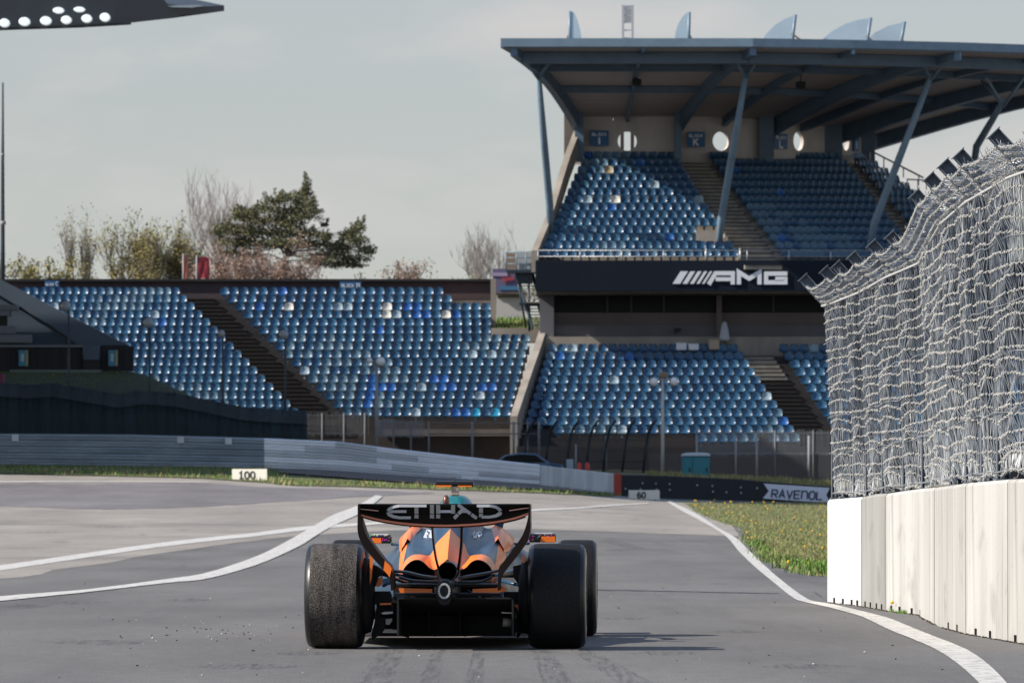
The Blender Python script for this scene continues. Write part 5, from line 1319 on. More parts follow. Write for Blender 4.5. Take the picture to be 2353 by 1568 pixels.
sg = thing('advertising_hoarding', 'purple and blue advertising hoarding with red script behind the steel stairs', 'hoarding', P(1163, 672, 311))
M_pur = mat('purple_print', (.13, .11, .21), .6)
mb = MB(); panel(mb, 1131, 617, 1197, 671, 311, .2); mb.build('board', M_pur, sg)
mb = MB(); panel(mb, 1131, 626, 1166, 634, 310.95, .04); mb.build('pale_stripe', mat('lilac_print', (.35, .29, .42), .6), sg)
mb = MB(); panel(mb, 1147, 657, 1195, 666, 310.95, .04); mb.build('blue_stripe', mat('blue_print', (.05, .17, .30), .6), sg)
mb = MB()
for k in range(5):
    x = 1153 + k * 5.5; mb.ribbon([P(x, 648 - k * .6, 310.95), P(x + 2, 637 - k * .6, 310.95), P(x + 5, 646 - k * .6, 310.95)], .05, (0, -1, 0), .03)
mb.build('red_script', mat('red_print', (.45, .06, .08), .6), sg)
# steel escape stairs on the end of the roofed stand
SS = thing('steel_stairs', 'dark steel escape stairs zigzagging up the end of the roofed stand', 'stairs', P(1225, 755, 293))
M_ss = mat('dark_stair_steel', (.03, .045, .06), .5, metal=.3); M_tread = mat('pale_tread', (.30, .27, .23), .6)
fl1 = [(1212 + k * 1.2, 742 - k * 9.0) for k in range(8)]
mb = MB()
for (x0, y0, x1, y1, n, Ya, Yb) in ((1238, 750, 1222, 702, 8, 292.5, 293.5), (1226, 694, 1204, 634, 9, 292.3, 293.3)):
    for k in range(n):
        t = k / (n - 1); Y = lerp(Ya, Yb, t); c = P(lerp(x0, x1, t), lerp(y0, y1, t), Y); tb_ = MB(); tb_.box(c, (.55 if y0 > 700 else .75, .28, .05)); tb_.build('tread', M_tread, SS)
    for s_ in (-1, 1):
        a, b = P(x0, y0 + 4, Ya), P(x1, y1 - 4, Yb); d = Vector((s_ * (.32 if y0 > 700 else .42), 0, 0)); mb.beam(a + d, b + d, .06, .28)
mb.box(P(1215, 698, 293), (1.0, 1.4, .12)); mb.box(P(1200, 624, 293), (1.6, 1.4, .16))
mb.tube([P(1186, 626, 292.8), P(1208, 752, 292.8)], .05, 6)
mb.tube([P(1214, 640, 294), P(1216, 760, 294)], .07, 6); mb.box(P(1205, 640, 293.2), (.8, 1.2, .5))
mb.build('stair_frame', M_ss, SS)
mb = MB()
for x in (1162, 1186, 1208, 1230): mb.tube([P(x, 622, 292.6), P(x, 578, 292.6)], .035, 6)
for y in (579, 592, 606, 620): mb.tube([P(1162, y, 292.6), P(1231, y, 292.6)], .025, 5)
mb.build('railing', M_bluesteel_l, SS)
mb = MB(); panel(mb, 1164, 581, 1186, 621, 292.8, .04); mb.build('mesh_panel', mat('tan_mesh_panel', (.24, .19, .14), .8), SS)
mb = MB(); panel(mb, 1188, 581, 1228, 621, 292.8, .04); mb.build('mesh_panel', mat('pale_mesh_panel', (.34, .38, .40), .7), SS)
# balcony railing of the upper tier
RL = thing('balcony_railing', 'thin pale railing along the front of the upper tier above the fascia', 'railing', P(1500, 600, 288))
mb = MB()
for x in range(1236, 2000, 96): mb.tube([P(x, 604, 288.1), P(x, 574, 288.1)], .03, 5)
for x in (1622, 1700): mb.tube([P(x, 604, 288.1), P(x, 570, 288.1)], .055, 5)
mb.build('upright', M_steel, RL)
mb = MB()
for y in (575, 589): mb.tube([P(1236, y, 288.1), P(2000, y, 288.1)], .02, 5)
mb.build('rail', M_steel, RL)
# rail at the far end of the upper tier
mb = MB(); mb.tube([P(1998, 385, 313), P(1998, 350, 313), P(2003, 348, 313), P(2120, 408, 303)], .05, 6)
for x, y in ((2030, 364), (2075, 386), (2110, 404)): mb.tube([P(x, y, 309), P(x, y + 22, 309)], .035, 5)
mb.tube([P(2082, 412, 303), P(2130, 414, 303)], .04, 5)
for x in (2084, 2108, 2128): mb.tube([P(x, 412, 303), P(x, 436, 303)], .03, 5)
tag(mb.build('stair_handrail', M_steel), 'grey handrail stepping down the open end of the upper tier', 'handrail')

# ------------------------------------------------------------------ barrier along the track
YB = 255
def barrier_base(px): return P(px, interp([(-200, 1068), (0, 1069), (300, 1073), (600, 1077), (800, 1086), (950, 1097), (1100, 1105), (1240, 1113.5), (1410, 1140), (1428, 1142), (1905, 1156), (2100, 1160)], px), YB)
RT = [(-200, 996), (0, 996), (300, 998), (600, 1006), (780, 1014), (900, 1030), (1100, 1052), (1240, 1067)]
RBo = [(-200, 1067), (0, 1068), (300, 1072), (600, 1076), (800, 1085), (950, 1096), (1100, 1104), (1240, 1112.5)]
M_arm1 = mat('weathered_guard_rail', (.36, .41, .46), .5, metal=.1, c2=(.22, .26, .30), nscale=.35, stretch=(1, 1, 6))
M_arm2 = mat('white_guard_rail', (.82, .84, .86), .55, noise=.06, nscale=.5)
M_arm3 = mat('grey_guard_rail', (.58, .60, .62), .55, noise=.1, nscale=.5)
def wrail(mb, x0, x1, fr, step=12, mi=0):
    """one corrugated rail: fr = 0 bottom .. 4 top of five"""
    n = max(2, int((x1 - x0) / step)); A = []
    for k in range(n + 1):
        x = lerp(x0, x1, k / n); t, b = P(x, interp(RT, x), YB), P(x, interp(RBo, x), YB); h = (t.z - b.z) / 5
        z0 = b.z + h * fr
        A.append([Vector((x_, y_, z_)) for x_, y_, z_ in ((t.x, YB + .04, z0 + .02 * h), (t.x, YB - .03, z0 + .12 * h), (t.x, YB - .045, z0 + .28 * h), (t.x, YB + .03, z0 + .42 * h), (t.x, YB + .03, z0 + .56 * h), (t.x, YB - .045, z0 + .70 * h), (t.x, YB - .03, z0 + .86 * h), (t.x, YB + .04, z0 + 1.03 * h))])
    mb.grid(A, mi, False); mb.grid([[p + Vector((0, .012, 0)) for p in r_] for r_ in A][::-1], mi, False)
g1 = thing('guard_rail', 'weathered grey five-rail guard rail along the far edge of the track', 'guard rail', barrier_base(300))
for k in range(5): mb = MB(); wrail(mb, -200, 607, k); mb.build('rail', M_arm1, g1)
for x in range(-160, 600, 62): mb = MB(); t, b = P(x, interp(RT, x), YB + .15), P(x, interp(RBo, x) + 3, YB + .15); mb.beam(b, t, .14, .12, up=(0, 1, 0)); mb.build('post', M_steel, g1)
mb = MB()
for x in (35, 415, 525): a, b = P(x - 8, interp(RT, x) + 1, YB - .06), P(x + 8, interp(RT, x) + 16, YB - .06); mb.box(((a.x + b.x) / 2, YB - .07, (a.z + b.z) / 2), (b.x - a.x, .03, a.z - b.z))
mb.build('splice_plate', M_arm3, g1)
g2_ = thing('guard_rail', 'newer white five-rail guard rail curving towards the white concrete barrier', 'guard rail', barrier_base(900))
r7 = random.Random(4)
for k in range(5):
    mb = MB(); x = 607
    edges_ = {0: [607, 700, 790, 870, 980, 1060, 1240], 1: [607, 690, 780, 900, 985, 1100, 1240], 2: [607, 720, 780, 865, 980, 1110, 1240], 3: [607, 700, 780, 960, 1120, 1240], 4: [607, 640, 770, 865, 940, 1080, 1240]}[k]
    for j, (a, b) in enumerate(zip(edges_, edges_[1:])):
        wrail(mb, a, b, k, 12, 1 if r7.random() < .4 else 0)
    mb.build('rail', [M_arm2, M_arm3], g2_)
for x in range(620, 1236, 62): mb = MB(); t, b = P(x, interp(RT, x), YB + .15), P(x, interp(RBo, x) + 3, YB + .15); mb.beam(b, t, .14, .12, up=(0, 1, 0)); mb.build('post', M_steel, g2_)
def wall_run(xs_t, xs_b, th, Y=YB):
    mb = MB(); n = 24; x0, x1 = xs_t[0][0], xs_t[-1][0]; rows = []
    for k in range(n + 1):
        x = lerp(x0, x1, k / n); t, b = P(x, interp(xs_t, x), Y), P(x, interp(xs_b, x) + 3, Y)
        rows.append([b, t + Vector((0, 0, -.03)), t + Vector((0, .03, 0)), t + Vector((0, th, 0)), b + Vector((0, th, 0))])
    mb.grid(rows, 0, False); mb.add(rows[0], [(0, 1, 2, 3, 4)]); mb.add(rows[-1], [(4, 3, 2, 1, 0)]); return mb
tag(wall_run([(1241, 1068), (1410, 1087)], [(1241, 1113), (1410, 1138)], .5).build('concrete_barrier', mat('stained_white_concrete', (.52, .54, .54), .85, noise=.15, nscale=1.2, stretch=(3, 1, .25))), 'stained white concrete barrier between the guard rail and the red block', 'barrier')
tag(wall_run([(1410, 1086), (1428, 1088)], [(1410, 1140), (1428, 1142)], .6, YB - .1).build('barrier_end_block', mat('red_painted_block', (.36, .05, .03), .7, noise=.1, nscale=2)), 'red painted end block beside the black tyre barrier', 'barrier')
tw = thing('tyre_barrier', 'long black belt-faced tyre barrier with a row of bolts behind the distance board', 'tyre barrier', barrier_base(1650))
wall_run([(1428, 1090), (1500, 1091), (1560, 1094), (1690, 1099), (1762, 1106), (1905, 1117), (2500, 1128)], [(1428, 1141), (1905, 1155), (2500, 1164)], 1.2, YB - .15).build('belt_facing', mat('black_belt_rubber', (.011, .013, .017), .7, noise=.2, nscale=1.5), tw)
for x in range(1440, 1760, 33):
    for f_ in (.35, .62):
        if r7.random() < .35: continue
        t = lerp(interp([(1428, 1090), (1560, 1094), (1762, 1106)], x), interp([(1428, 1141), (1905, 1155)], x), f_)
        mb = MB(); mb.ball(P(x + r7.uniform(-4, 4), t, YB - .17), .05, 7, 4); mb.build('bolt', M_steel, tw)
bn = thing('banner', 'white pennant banner lettered RAVENOL on the black tyre barrier', 'banner', P(1830, 1135, YB - .2))
mb = MB(); yb_ = YB - .22
mb.prism([P(x, y, yb_) for x, y in ((1754, 1110), (1766, 1127), (1752, 1144), (1830, 1149.5), (1888, 1153), (1905, 1151), (1898, 1136), (1906, 1120), (1830, 1115))], (0, .03, 0)); mb.build('cloth', mat('white_banner_print', (.62, .64, .70), .7), bn)
mb = MB(); o = P(1772, 1141.5, yb_ - .005); e = P(1891, 1147, yb_ - .005); dx = (e - o).normalized(); write(mb, 'RAVEnOL', o, dx, Vector((.10, 0, 1)), .25, .34, .085, .062, (0, -1, 0), .02); mb.build('lettering', mat('navy_print', (.015, .025, .07), .6), bn)
# distance boards
for (x0, y0, x1, y1, Y, txt, lb, cw) in ((533, 1076.5, 615, 1103.5, hit(574, 1103).y, '100', 'white distance board reading 100 standing on the shaded grass', .13), (1444, 1125, 1514, 1147, hit(1480, 1147).y - .5, '60', 'cream distance board reading 60 in front of the black tyre barrier', .12)):
    a = P(x0, y1, Y); s_ = thing('distance_board', lb, 'sign', a, 'braking distance boards')
    b = P(x1, y0, Y); mb = MB(); mb.prism([a, Vector((b.x, Y - .8, a.z)), Vector((b.x, Y - .8, b.z)), Vector((a.x, Y, b.z))], (0, .08, 0)); mb.build('board', mat('cream_board_' + ('a' if txt == '100' else 'b'), (.62, .60, .53), .7), s_)
    L = b.x - a.x; H = b.z - a.z; dx = Vector((L, -.8, 0)).normalized(); nrm = Vector((dx.y, -dx.x, 0)); tw_ = len(txt) * cw * L * 1.35; mb = MB()
    write(mb, txt, a + dx * (L * .5 - tw_ / 2) + Vector((0, 0, H * .2)) + nrm * .004, dx, Vector((0, 0, 1)), cw * L, H * .55, cw * L * .45, .055, nrm); mb.build('lettering', M_black, s_)
    for f_ in (.15, .85): mb = MB(); p = a.lerp(Vector((b.x, Y - .8, a.z)), f_); mb.box((p.x, p.y + .12, p.z - .05), (.08, .3, .12)); mb.build('leg', M_black, s_)

# ------------------------------------------------------------------ dark screen fence, picket fences, debris fence behind the barrier
sc_ = thing('screen_fence', 'dark green screen fence with a sagging top behind the weathered guard rail', 'fence', P(400, 1000, 262))
M_scr = mat('dark_green_screen', (.013, .027, .032), .8, noise=.25, nscale=.5, stretch=(2.5, 1, .3))
M_scr2 = mat('slate_screen_band', (.032, .046, .058), .8, noise=.2, nscale=.7)
TOPS = [(-150, 878), (0, 879), (60, 884), (120, 880), (200, 893), (270, 905), (330, 897), (400, 902), (480, 918), (560, 934), (640, 940), (740, 944), (842, 950)]
def cloth(y_hi, y_lo, Y, m, nm):
    mb = MB(); rows = []
    for k in range(160):
        x = -150 + 856 * k / 159; yy = Y + .05 * math.sin(k * .9) + .04 * math.sin(k * 2.3)
        t, b = P(x, y_hi(x), yy), P(x, y_lo(x), yy); rows.append([t + Vector((0, .02, 0)), t, t.lerp(b, .5) + Vector((0, .03, 0)), b])
    mb.grid(rows, 0, True); mb.build(nm, m, sc_)
cloth(lambda x: interp(TOPS, x) + 30, lambda x: interp(RT, x) + 25, 262, M_scr, 'screen')
cloth(lambda x: interp(TOPS, x), lambda x: interp(TOPS, x) + 31, 261.9, M_scr2, 'top_band')
for x in range(-140, 720, 90): mb = MB(); mb.tube([P(x, 1022, 262.2), P(x, interp(TOPS, x) - 3, 262.2)], .04, 6); mb.build('post', M_black, sc_)
def picket(label, x0, x1, y0, y1, Y, n, m, pw=.03, posts=()):
    t = thing('picket_fence', label, 'fence', P((x0 + x1) / 2, y1, Y)); mb = MB()
    for k in range(n + 1):
        x = lerp(x0, x1, k / n); mb.beam(P(x, y1 + r7.uniform(-4, 3), Y), P(x + r7.uniform(-.8, .8), y0 + r7.uniform(-3, 3), Y), pw, pw, up=(0, 1, 0))
    mb.build('pickets', m, t)
    mb = MB()
    for y in (lerp(y0, y1, .1), lerp(y0, y1, .9)): mb.beam(P(x0, y, Y + .03), P(x1, y, Y + .03), .04, .04)
    mb.build('rail', m, t)
    for x in posts: mb = MB(); mb.tube([P(x, y0, Y), P(x, y1 + 75, Y)], .04, 7); mb.build('post', MATS['dim_galvanised'], t)
    return t
M_pk = mat('pale_galvanised', (.26, .26, .26), .6)
picket('grey upright-bar fence panels between the dark screen and the lamp post', 706, 846, 948, 1000, 278, 46, mat('dim_galvanised', (.16, .16, .16), .6), .022, (740, 790, 838))
picket('pale upright-bar fence panel beside the first lamp post', 862, 905, 962, 1004, 276, 18, M_pk, .03, (866, 904))
picket('pale upright-bar fence below the seats of the open stand', 907, 972, 966, 1003, 276.5, 26, M_pk, .026, (944,))
picket('pale upright-bar fence in front of the lower rows of the roofed stand', 1600, 1905, 988, 1046, 277, 92, mat('grey_galvanised', (.24, .25, .26), .6), .022, (1600, 1690, 1780, 1868))
mb = MB()
pf = thing('post_fence', 'row of pale posts with a top rail in front of the open stand', 'fence', P(1090, 1060, 275))
for x in (985, 1085, 1180, 1212, 1238): mb = MB(); mb.tube([P(x, 968, 275), P(x, 1075, 275)], .06 if x in (1085, 1180, 1238) else .04, 7); mb.build('post', mat('grey_fence_post', (.20, .20, .20), .6) if 'grey_fence_post' not in MATS else MATS['grey_fence_post'], pf)
mb = MB(); mb.tube([P(985, 972, 275), P(1238, 972, 275)], .03, 5); mb.tube([P(985, 996, 275), P(1238, 996, 275)], .03, 5); mb.build('rail', mat('brown_rail', (.18, .145, .125), .7), pf)
df = thing('catch_fence', 'dark catch fence with tall posts curving over at the top behind the white barrier', 'fence', P(1400, 1090, 266))
M_dk = mat('dark_fence_steel', (.02, .03, .042), .5, metal=.3)
for k, x in enumerate((1202, 1254, 1303, 1348, 1388, 1432, 1480)):
    h = 962 + (k * 1); mb = MB(); pts = [P(x - 4, 1096, 266), P(x + 3, 1030, 266), P(x + 8, 1000, 266), P(x + 15, 980, 265.7), P(x + 26, 966, 265)]
    mb.tube(pts, .055, 7); mb.build('post', M_dk, df)
for y in (985, 1010, 1035, 1060, 1085): mb = MB(); mb.tube([P(1198 + (1010 - y) * .1, y, 266), P(1490, y, 266)], .018, 4); mb.build('cable', M_dk, df)
mb = MB()
for k in range(110):
    x = 1200 + k * 2.65; mb.tube([P(x, 1096, 266.05), P(x + 6, 990, 266.05)], .007, 3, 0, False)
for k in range(24):
    y = 992 + k * 4.3; mb.tube([P(1200, y, 266.07), P(1490, y, 266.07)], .007, 3, 0, False)
mb.build('mesh', M_dk, df)
cf = thing('chain_link_fence', 'tall thin chain-link fence on pale posts behind the tyre barrier', 'fence', P(1750, 1110, 268))
for x in (1392, 1600, 1690, 1738, 1858, 1960): mb = MB(); mb.tube([P(x, 1112 if x > 1500 else 1095, 268), P(x, 1000, 268)], .06 if x in (1858, 1738) else .045, 7); mb.build('post', M_pk, cf)
mb = MB()
for k in range(150):
    x = 1490 + k * 3.1; mb.tube([P(x, 1112, 268.05), P(x + 1, 1040, 268.05)], .006, 3, 0, False)
for k in range(20):
    y = 1042 + k * 3.7; mb.tube([P(1490, y, 268.07), P(1960, y, 268.07)], .006, 3, 0, False)
mb.build('mesh', mat('thin_grey_wire', (.14, .15, .16), .6), cf)
# dry grass behind the tyre barrier
mb = MB(); G_ = []
for (dy, Y) in ((0, 257), (-6, 262), (-12, 270), (-14, 279)): G_.append([P(x, interp([(1240, 1098), (1400, 1092), (1500, 1095), (1600, 1100), (1760, 1108), (1905, 1118), (2100, 1124), (2600, 1128)], x) + dy, Y) for x in range(1240, 2620, 43)])
mb.grid(G_, 0, True); structure(mb.build('dry_grass_bank', mat('dry_grass_soil', (.20, .15, .06), .95, c2=(.09, .08, .03), nscale=2)))
g = MB()
for _ in range(900):
    x = r6.uniform(1490, 2000); k = r6.random(); y = interp([(1500, 1095), (1600, 1100), (1760, 1108), (1905, 1118)], x) - 8 * k; blades(g, P(x, y, 257 + 8 * k), r6.uniform(.12, .28), 3, r6, r6.choice((0, 0, 2, 2, 1)), .2)
stuff(g.build('grass', GR), 'dry yellowish grass behind the black tyre barrier', 'grass')

# portable toilets
pt = thing('portable_toilet', 'teal double portable toilet with a pale roof behind the tyre barrier', 'portable toilet', P(1598, 1098, 261))
M_tl = mat('teal_plastic', (.012, .15, .185), .45); 
a, b = P(1567, 1102, 261), P(1630, 1047, 261)
mb = MB(); mb.rbox(((a.x + b.x) / 2, 261.6, (a.z + b.z) / 2), (b.x - a.x, 1.2, b.z - a.z), .04); mb.build('body', M_tl, pt)
mb = MB(); c = P(1598, 1047, 261.6); rows = []
for z, k in ((0, 1.04), (.07, 1.04), (.12, .93), (.16, .6)): rows.append([Vector((c.x + sx * (b.x - a.x) / 2 * k, c.y + sy * .62 * k, c.z + z)) for sx, sy in ((-1, -1), (0, -1.02), (1, -1), (1, 1), (0, 1.02), (-1, 1))])
mb.grid(rows, 0, False, True); mb.add(rows[-1], [tuple(range(6))]); mb.build('roof', mat('pale_roof_plastic', (.42, .46, .47), .5), pt)
for x0, x1 in ((1570, 1588), (1593, 1627)):
    mb = MB(); panel(mb, x0, 1052, x1, 1099, 260.97, .05); d_ = mb.build('door', mat('teal_door', (.014, .17, .21), .4) if 'teal_door' not in MATS else MATS['teal_door'], pt)
    mb = MB(); mb.box(P(x1 - 4, 1078, 260.95), (.06, .05, .14)); mb.build('handle', M_black, d_)
# extinguishers
for x, lb in ((1331, 'red fire extinguisher standing behind the white barrier beside the pale marker board'), (1349, 'red fire extinguisher behind the white barrier, standing further from the pale marker board')):
    fe = thing('fire_extinguisher', lb, 'extinguisher', P(x, 1085, 259), 'red fire extinguishers behind the barrier')
    mb = MB(); a = P(x, 1092, 259); mb.tube([a, a + Vector((0, 0, .02)), P(x, 1066, 259), P(x, 1061, 259)], [.10, .11, .11, .05], 10); mb.build('cylinder', mat('extinguisher_red', (.50, .04, .025), .4) if 'extinguisher_red' not in MATS else MATS['extinguisher_red'], fe)
    mb = MB(); mb.box(P(x, 1059, 259), (.14, .05, .06)); mb.build('handle', M_black, fe)
mk = thing('marker_board', 'pale marker board on a thin pole behind the white barrier', 'marker', P(1308, 1090, 260))
mb = MB(); panel(mb, 1301, 1054, 1317, 1076, 260, .06); mb.build('board', mat('pale_blue_board', (.30, .36, .42), .6), mk); mb = MB(); mb.tube([P(1322, 1096, 260), P(1323, 1020, 260)], .035, 6); mb.build('pole', M_pk, mk)

# parked car behind the guard rail, only its roof shows
pc = thing('parked_car', 'blue parked car half hidden behind the curving guard rail', 'car', P(1190, 1108, 262))
cx0 = P(1190, 1090, 262); zc = cx0.z - .45; M_car = mat('blue_car_body', (.03, .075, .13), .25, coat=.5); L_ = 2.1
prof = [(-2.1, .30), (-2.15, .62), (-1.9, .85), (-1.1, .95), (-.62, 1.36), (.1, 1.46), (.85, 1.42), (1.45, 1.02), (2.05, .92), (2.12, .45), (2.0, .28)]
mb = MB(); rows = []
for y_, k in ((-.82, .96), (-.74, 1), (.74, 1), (.82, .96)): rows.append([Vector((cx0.x + x * k, cx0.y + y_ * (1 if z < .95 else .82), zc + z * (1 if z < 1 else k))) for x, z in prof])
mb.grid(rows, 0, True, True); mb.add(rows[0], [tuple(range(11))]); mb.add(rows[-1], [tuple(range(10, -1, -1))]); mb.build('body', M_car, pc)
mb = MB(); mb.prism([Vector((cx0.x + x, cx0.y - .70, zc + z)) for x, z in ((-.95, .98), (-.55, 1.31), (.1, 1.39), (.8, 1.35), (1.25, 1.02))], (0, .02, 0)); mb.build('window', M_glassdark, pc)
for x in (-1.35, 1.3):
    mb = MB(); c = Vector((cx0.x + x, cx0.y - .80, zc + .31)); mb.tube([c, c + Vector((0, .2, 0))], .31, 18); mb.build('wheel', M_black, pc)

# ------------------------------------------------------------------ lamp posts
M_lh = mat('white_lamp_glass', (.78, .78, .76), .25); M_lhd = mat('grey_lamp_glass', (.30, .33, .36), .25)
def lamp_post(label, x, y0, y1, Y, heads, mp, pr=.075):
    t = thing('lamp_post', label, 'lamp post', P(x, y1, Y), 'floodlight posts along the barrier')
    mb = MB(); mb.tube([P(x, y1, Y), P(x, lerp(y0, y1, .5), Y), P(x, y0, Y)], [pr * 1.15, pr, pr * .8], 8); mb.build('pole', mp, t)
    for (hx, hy, r_, mh, kind) in heads:
        c = P(hx, hy, Y - .1); rr_ = r_ * Y / FPX
        mb = MB(); d = Vector((.25, -.9, -.25)).normalized(); mb.tube([c + d * .02, c - d * .10, c - d * .32], [rr_, rr_ * 1.05, rr_ * .5], 14); h_ = mb.build('lamp_head', M_black if kind == 'd' else M_pk, t)
        mb = MB(); mb.ball(c + d * .03, rr_ * .96, 14, 8); mb.build('lamp_glass', mh, h_)
        mb = MB(); mb.tube([P(x, y0 + 4, Y), c - d * .2], .03, 5); mb.build('lamp_arm', mp, t)
    return t
lamp_post('pale lamp post with one white round head before the open stand', 865, 838, 1030, 262, [(874, 830, 11, M_lh, 'l'), (849, 828, 7, M_lh, 'l')], M_pk)
lp = lamp_post('pale lamp post with two white heads in front of the roofed stand', 1522, 868, 1093, 262, [(1502, 877, 10, M_lh, 'l'), (1548, 876, 10, M_lh, 'l')], mat('cream_pole', (.46, .44, .40), .6))
mb = MB(); c = P(1524, 861, 261.8); mb.rbox(c, (.42, .22, .28), .06, rot=(0, .15, 0)); mb.build('canvas_hood', mat('tan_canvas', (.23, .17, .11), .9), lp)
for (x, y, r_, lb) in ((150, 703, 13, 'dark floodlight post nearest the grey ramp'), (340, 741, 13, 'dark floodlight post between the grey ramp and the dark stairs'), (508, 766, 9, 'small dark floodlight post in front of the dark stairs'), (651, 768, 12, 'dark floodlight post just beyond the dark stairs')):
    lamp_post(lb, x + (8 if x < 200 else 4), y + 8, 1000, 263, [(x, y, r_, M_lhd, 'd')], mat('dim_slate_pole', (.03, .042, .055), .6) if 'dim_slate_pole' not in MATS else MATS['dim_slate_pole'], .055)

# ------------------------------------------------------------------ grey ramp building at the near end of the open stand
RB = thing('ramp_building', 'slate grey building with a sloping ramp wall and dark boarded base', 'building', P(150, 860, 274))
M_slate = mat('slate_wall', (.062, .088, .125), .85, noise=.1, nscale=.5); M_slate2 = mat('lighter_slate', (.08, .11, .15), .85, noise=.08, nscale=.5)
mb = MB(); mb.prism([P(x, y, 276) for x, y in ((-220, 800), (300, 800), (296, 793), (150, 720), (30, 657), (0, 642), (-220, 530))][::-1], (0, 1.5, 0)); mb.build('ramp_wall', M_slate, RB)
mb = MB(); mb.prism([P(x, y, 275.8) for x, y in ((-220, 530), (0, 642), (30, 657), (150, 720), (296, 793), (180, 793), (120, 750), (40, 702), (0, 678), (-220, 560))][::-1], (0, .25, 0)); mb.build('ramp_parapet', M_slate2, RB)
mb = MB(); mb.tube([P(45, 705, 275.6), P(90, 738, 275.6), P(152, 774, 275.6)], .05, 6); mb.tube([P(152, 774, 275.6), P(152, 800, 275.6)], .05, 6); mb.build('handrail', M_black, RB)
M_slab = mat('pale_slate_slab', (.16, .18, .20), .8)
for (x0, y0, x1, y1) in ((-80, 700, 40, 712), (-80, 713, 22, 725), (-80, 748, 32, 766), (-80, 768, 70, 786)): mb = MB(); panel(mb, x0, y0, x1, y1, 274.6, 1.0); mb.build('stair_slab', M_slab, RB)
mb = MB(); panel(mb, -80, 725, 16, 748, 274.9, .3); mb.build('opening', M_black, RB)
M_board = mat('dark_boarding', (.020, .021, .025), .85, noise=.25, nscale=1.0, stretch=(6, 1, .2))
mb = MB(); panel(mb, -220, 795, 306, 852, 273.6, .3); mb.build('boarding', M_board, RB)
mb = MB(); panel(mb, -220, 792, 190, 797, 273.4, .4); mb.build('capping', M_slab, RB)
mb = MB(); panel(mb, 22, 849, 232, 858, 273.0, .6); mb.build('kerb', mat('pale_green_kerb', (.15, .19, .18), .9), RB)
mb = MB(); panel(mb, 190, 792, 229, 826, 273.4, .3); panel(mb, 195, 812, 226, 826, 273.2, .2); mb.build('hatch', M_slate2, RB); mb = MB(); panel(mb, 192, 826, 229, 856, 273.3, .3); mb.build('hatch_base', M_black, RB)
for x0, lb in ((43, 'blue and yellow upright sign on the boarding below the stair slabs'), (249, 'blue and yellow upright sign near the far end of the boarding')):
    s_ = thing('panel_sign', lb, 'sign', P(x0 + 10, 840, 273.3), 'blue and yellow signs on the boarding')
    mb = MB(); panel(mb, x0, 804, x0 + 17, 840, 273.3, .08); mb.build('board', mat('cyan_print', (.05, .24, .36), .6) if 'cyan_print' not in MATS else MATS['cyan_print'], s_)
    mb = MB(); panel(mb, x0 + 17.2, 804, x0 + 21, 840, 273.28, .08); mb.build('yellow_edge', mat('yellow_print', (.40, .36, .14), .6) if 'yellow_print' not in MATS else MATS['yellow_print'], s_)
    mb = MB(); panel(mb, x0 + 5, 812, x0 + 12, 830, 273.27, .03); mb.build('pale_patch', mat('pale_print', (.40, .48, .50), .6) if 'pale_print' not in MATS else MATS['pale_print'], s_)
mb = MB(); mb.tube([P(2, 858, 263), P(3, 962, 263)], .18, 10); tag(mb.build('marshal_banner', mat('dull_magenta_cloth', (.16, .04, .07), .8)), 'dull magenta banner post at the edge of the photo beside the screen fence', 'banner')
# grass slope below the boarding
mb = MB(); G_ = []
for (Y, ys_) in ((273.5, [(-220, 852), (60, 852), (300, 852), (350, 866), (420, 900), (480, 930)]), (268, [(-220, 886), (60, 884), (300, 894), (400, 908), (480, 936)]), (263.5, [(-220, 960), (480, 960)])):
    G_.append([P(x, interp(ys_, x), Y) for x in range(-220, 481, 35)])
mb.grid(G_, 0, True); structure(mb.build('grass_slope', mat('shaded_grass_slope', (.032, .042, .015), .95, c2=(.02, .028, .010), nscale=1.5)))  # grass colour darkened to carry the shade on the slope
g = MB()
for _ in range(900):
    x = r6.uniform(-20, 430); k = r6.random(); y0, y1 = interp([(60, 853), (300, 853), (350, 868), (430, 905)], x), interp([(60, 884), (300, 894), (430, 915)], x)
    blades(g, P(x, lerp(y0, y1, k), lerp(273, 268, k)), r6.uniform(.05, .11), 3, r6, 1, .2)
stuff(g.build('grass', GR), 'dark grass on the slope below the boarding', 'grass')

# ------------------------------------------------------------------ roof of the stand opposite, reaching in at the top
CP_ = thing('canopy_roof', 'dark cantilever roof with a row of round white discs at the top of the photo', 'roof', P(-300, 60, 255))
M_can = mat('dark_canopy', (.018, .023, .030), .5, noise=.15, nscale=.5)
mb = MB(); mb.prism([P(x, y, 233) for x, y in ((-4200, 240), (0, 66), (180, 60), (300, 53), (400, 42), (515, 26), (515, 13), (440, 17), (385, 10), (370, -8), (-4200, 60))], (-4, 38, 3.7)); mb.build('roof_deck', M_can, CP_)  # stretched far out of view at the left to shade barrier and slope
mb = MB(); mb.prism([P(x, y, 232.7) for x, y in ((-4200, 244), (0, 69), (180, 63), (300, 56), (300, 52), (180, 58), (0, 64), (-4200, 238))], (0, .3, 0)); mb.build('lower_edge', M_black, CP_)
mb = MB(); mb.prism([P(x, y, 232.6) for x, y in ((395, 17), (440, 18), (470, 14), (455, 12), (420, 13), (385, 14))], (0, .3, 0)); mb.build('glazed_strip', mat('roof_glint', (.25, .30, .34), .2), CP_)
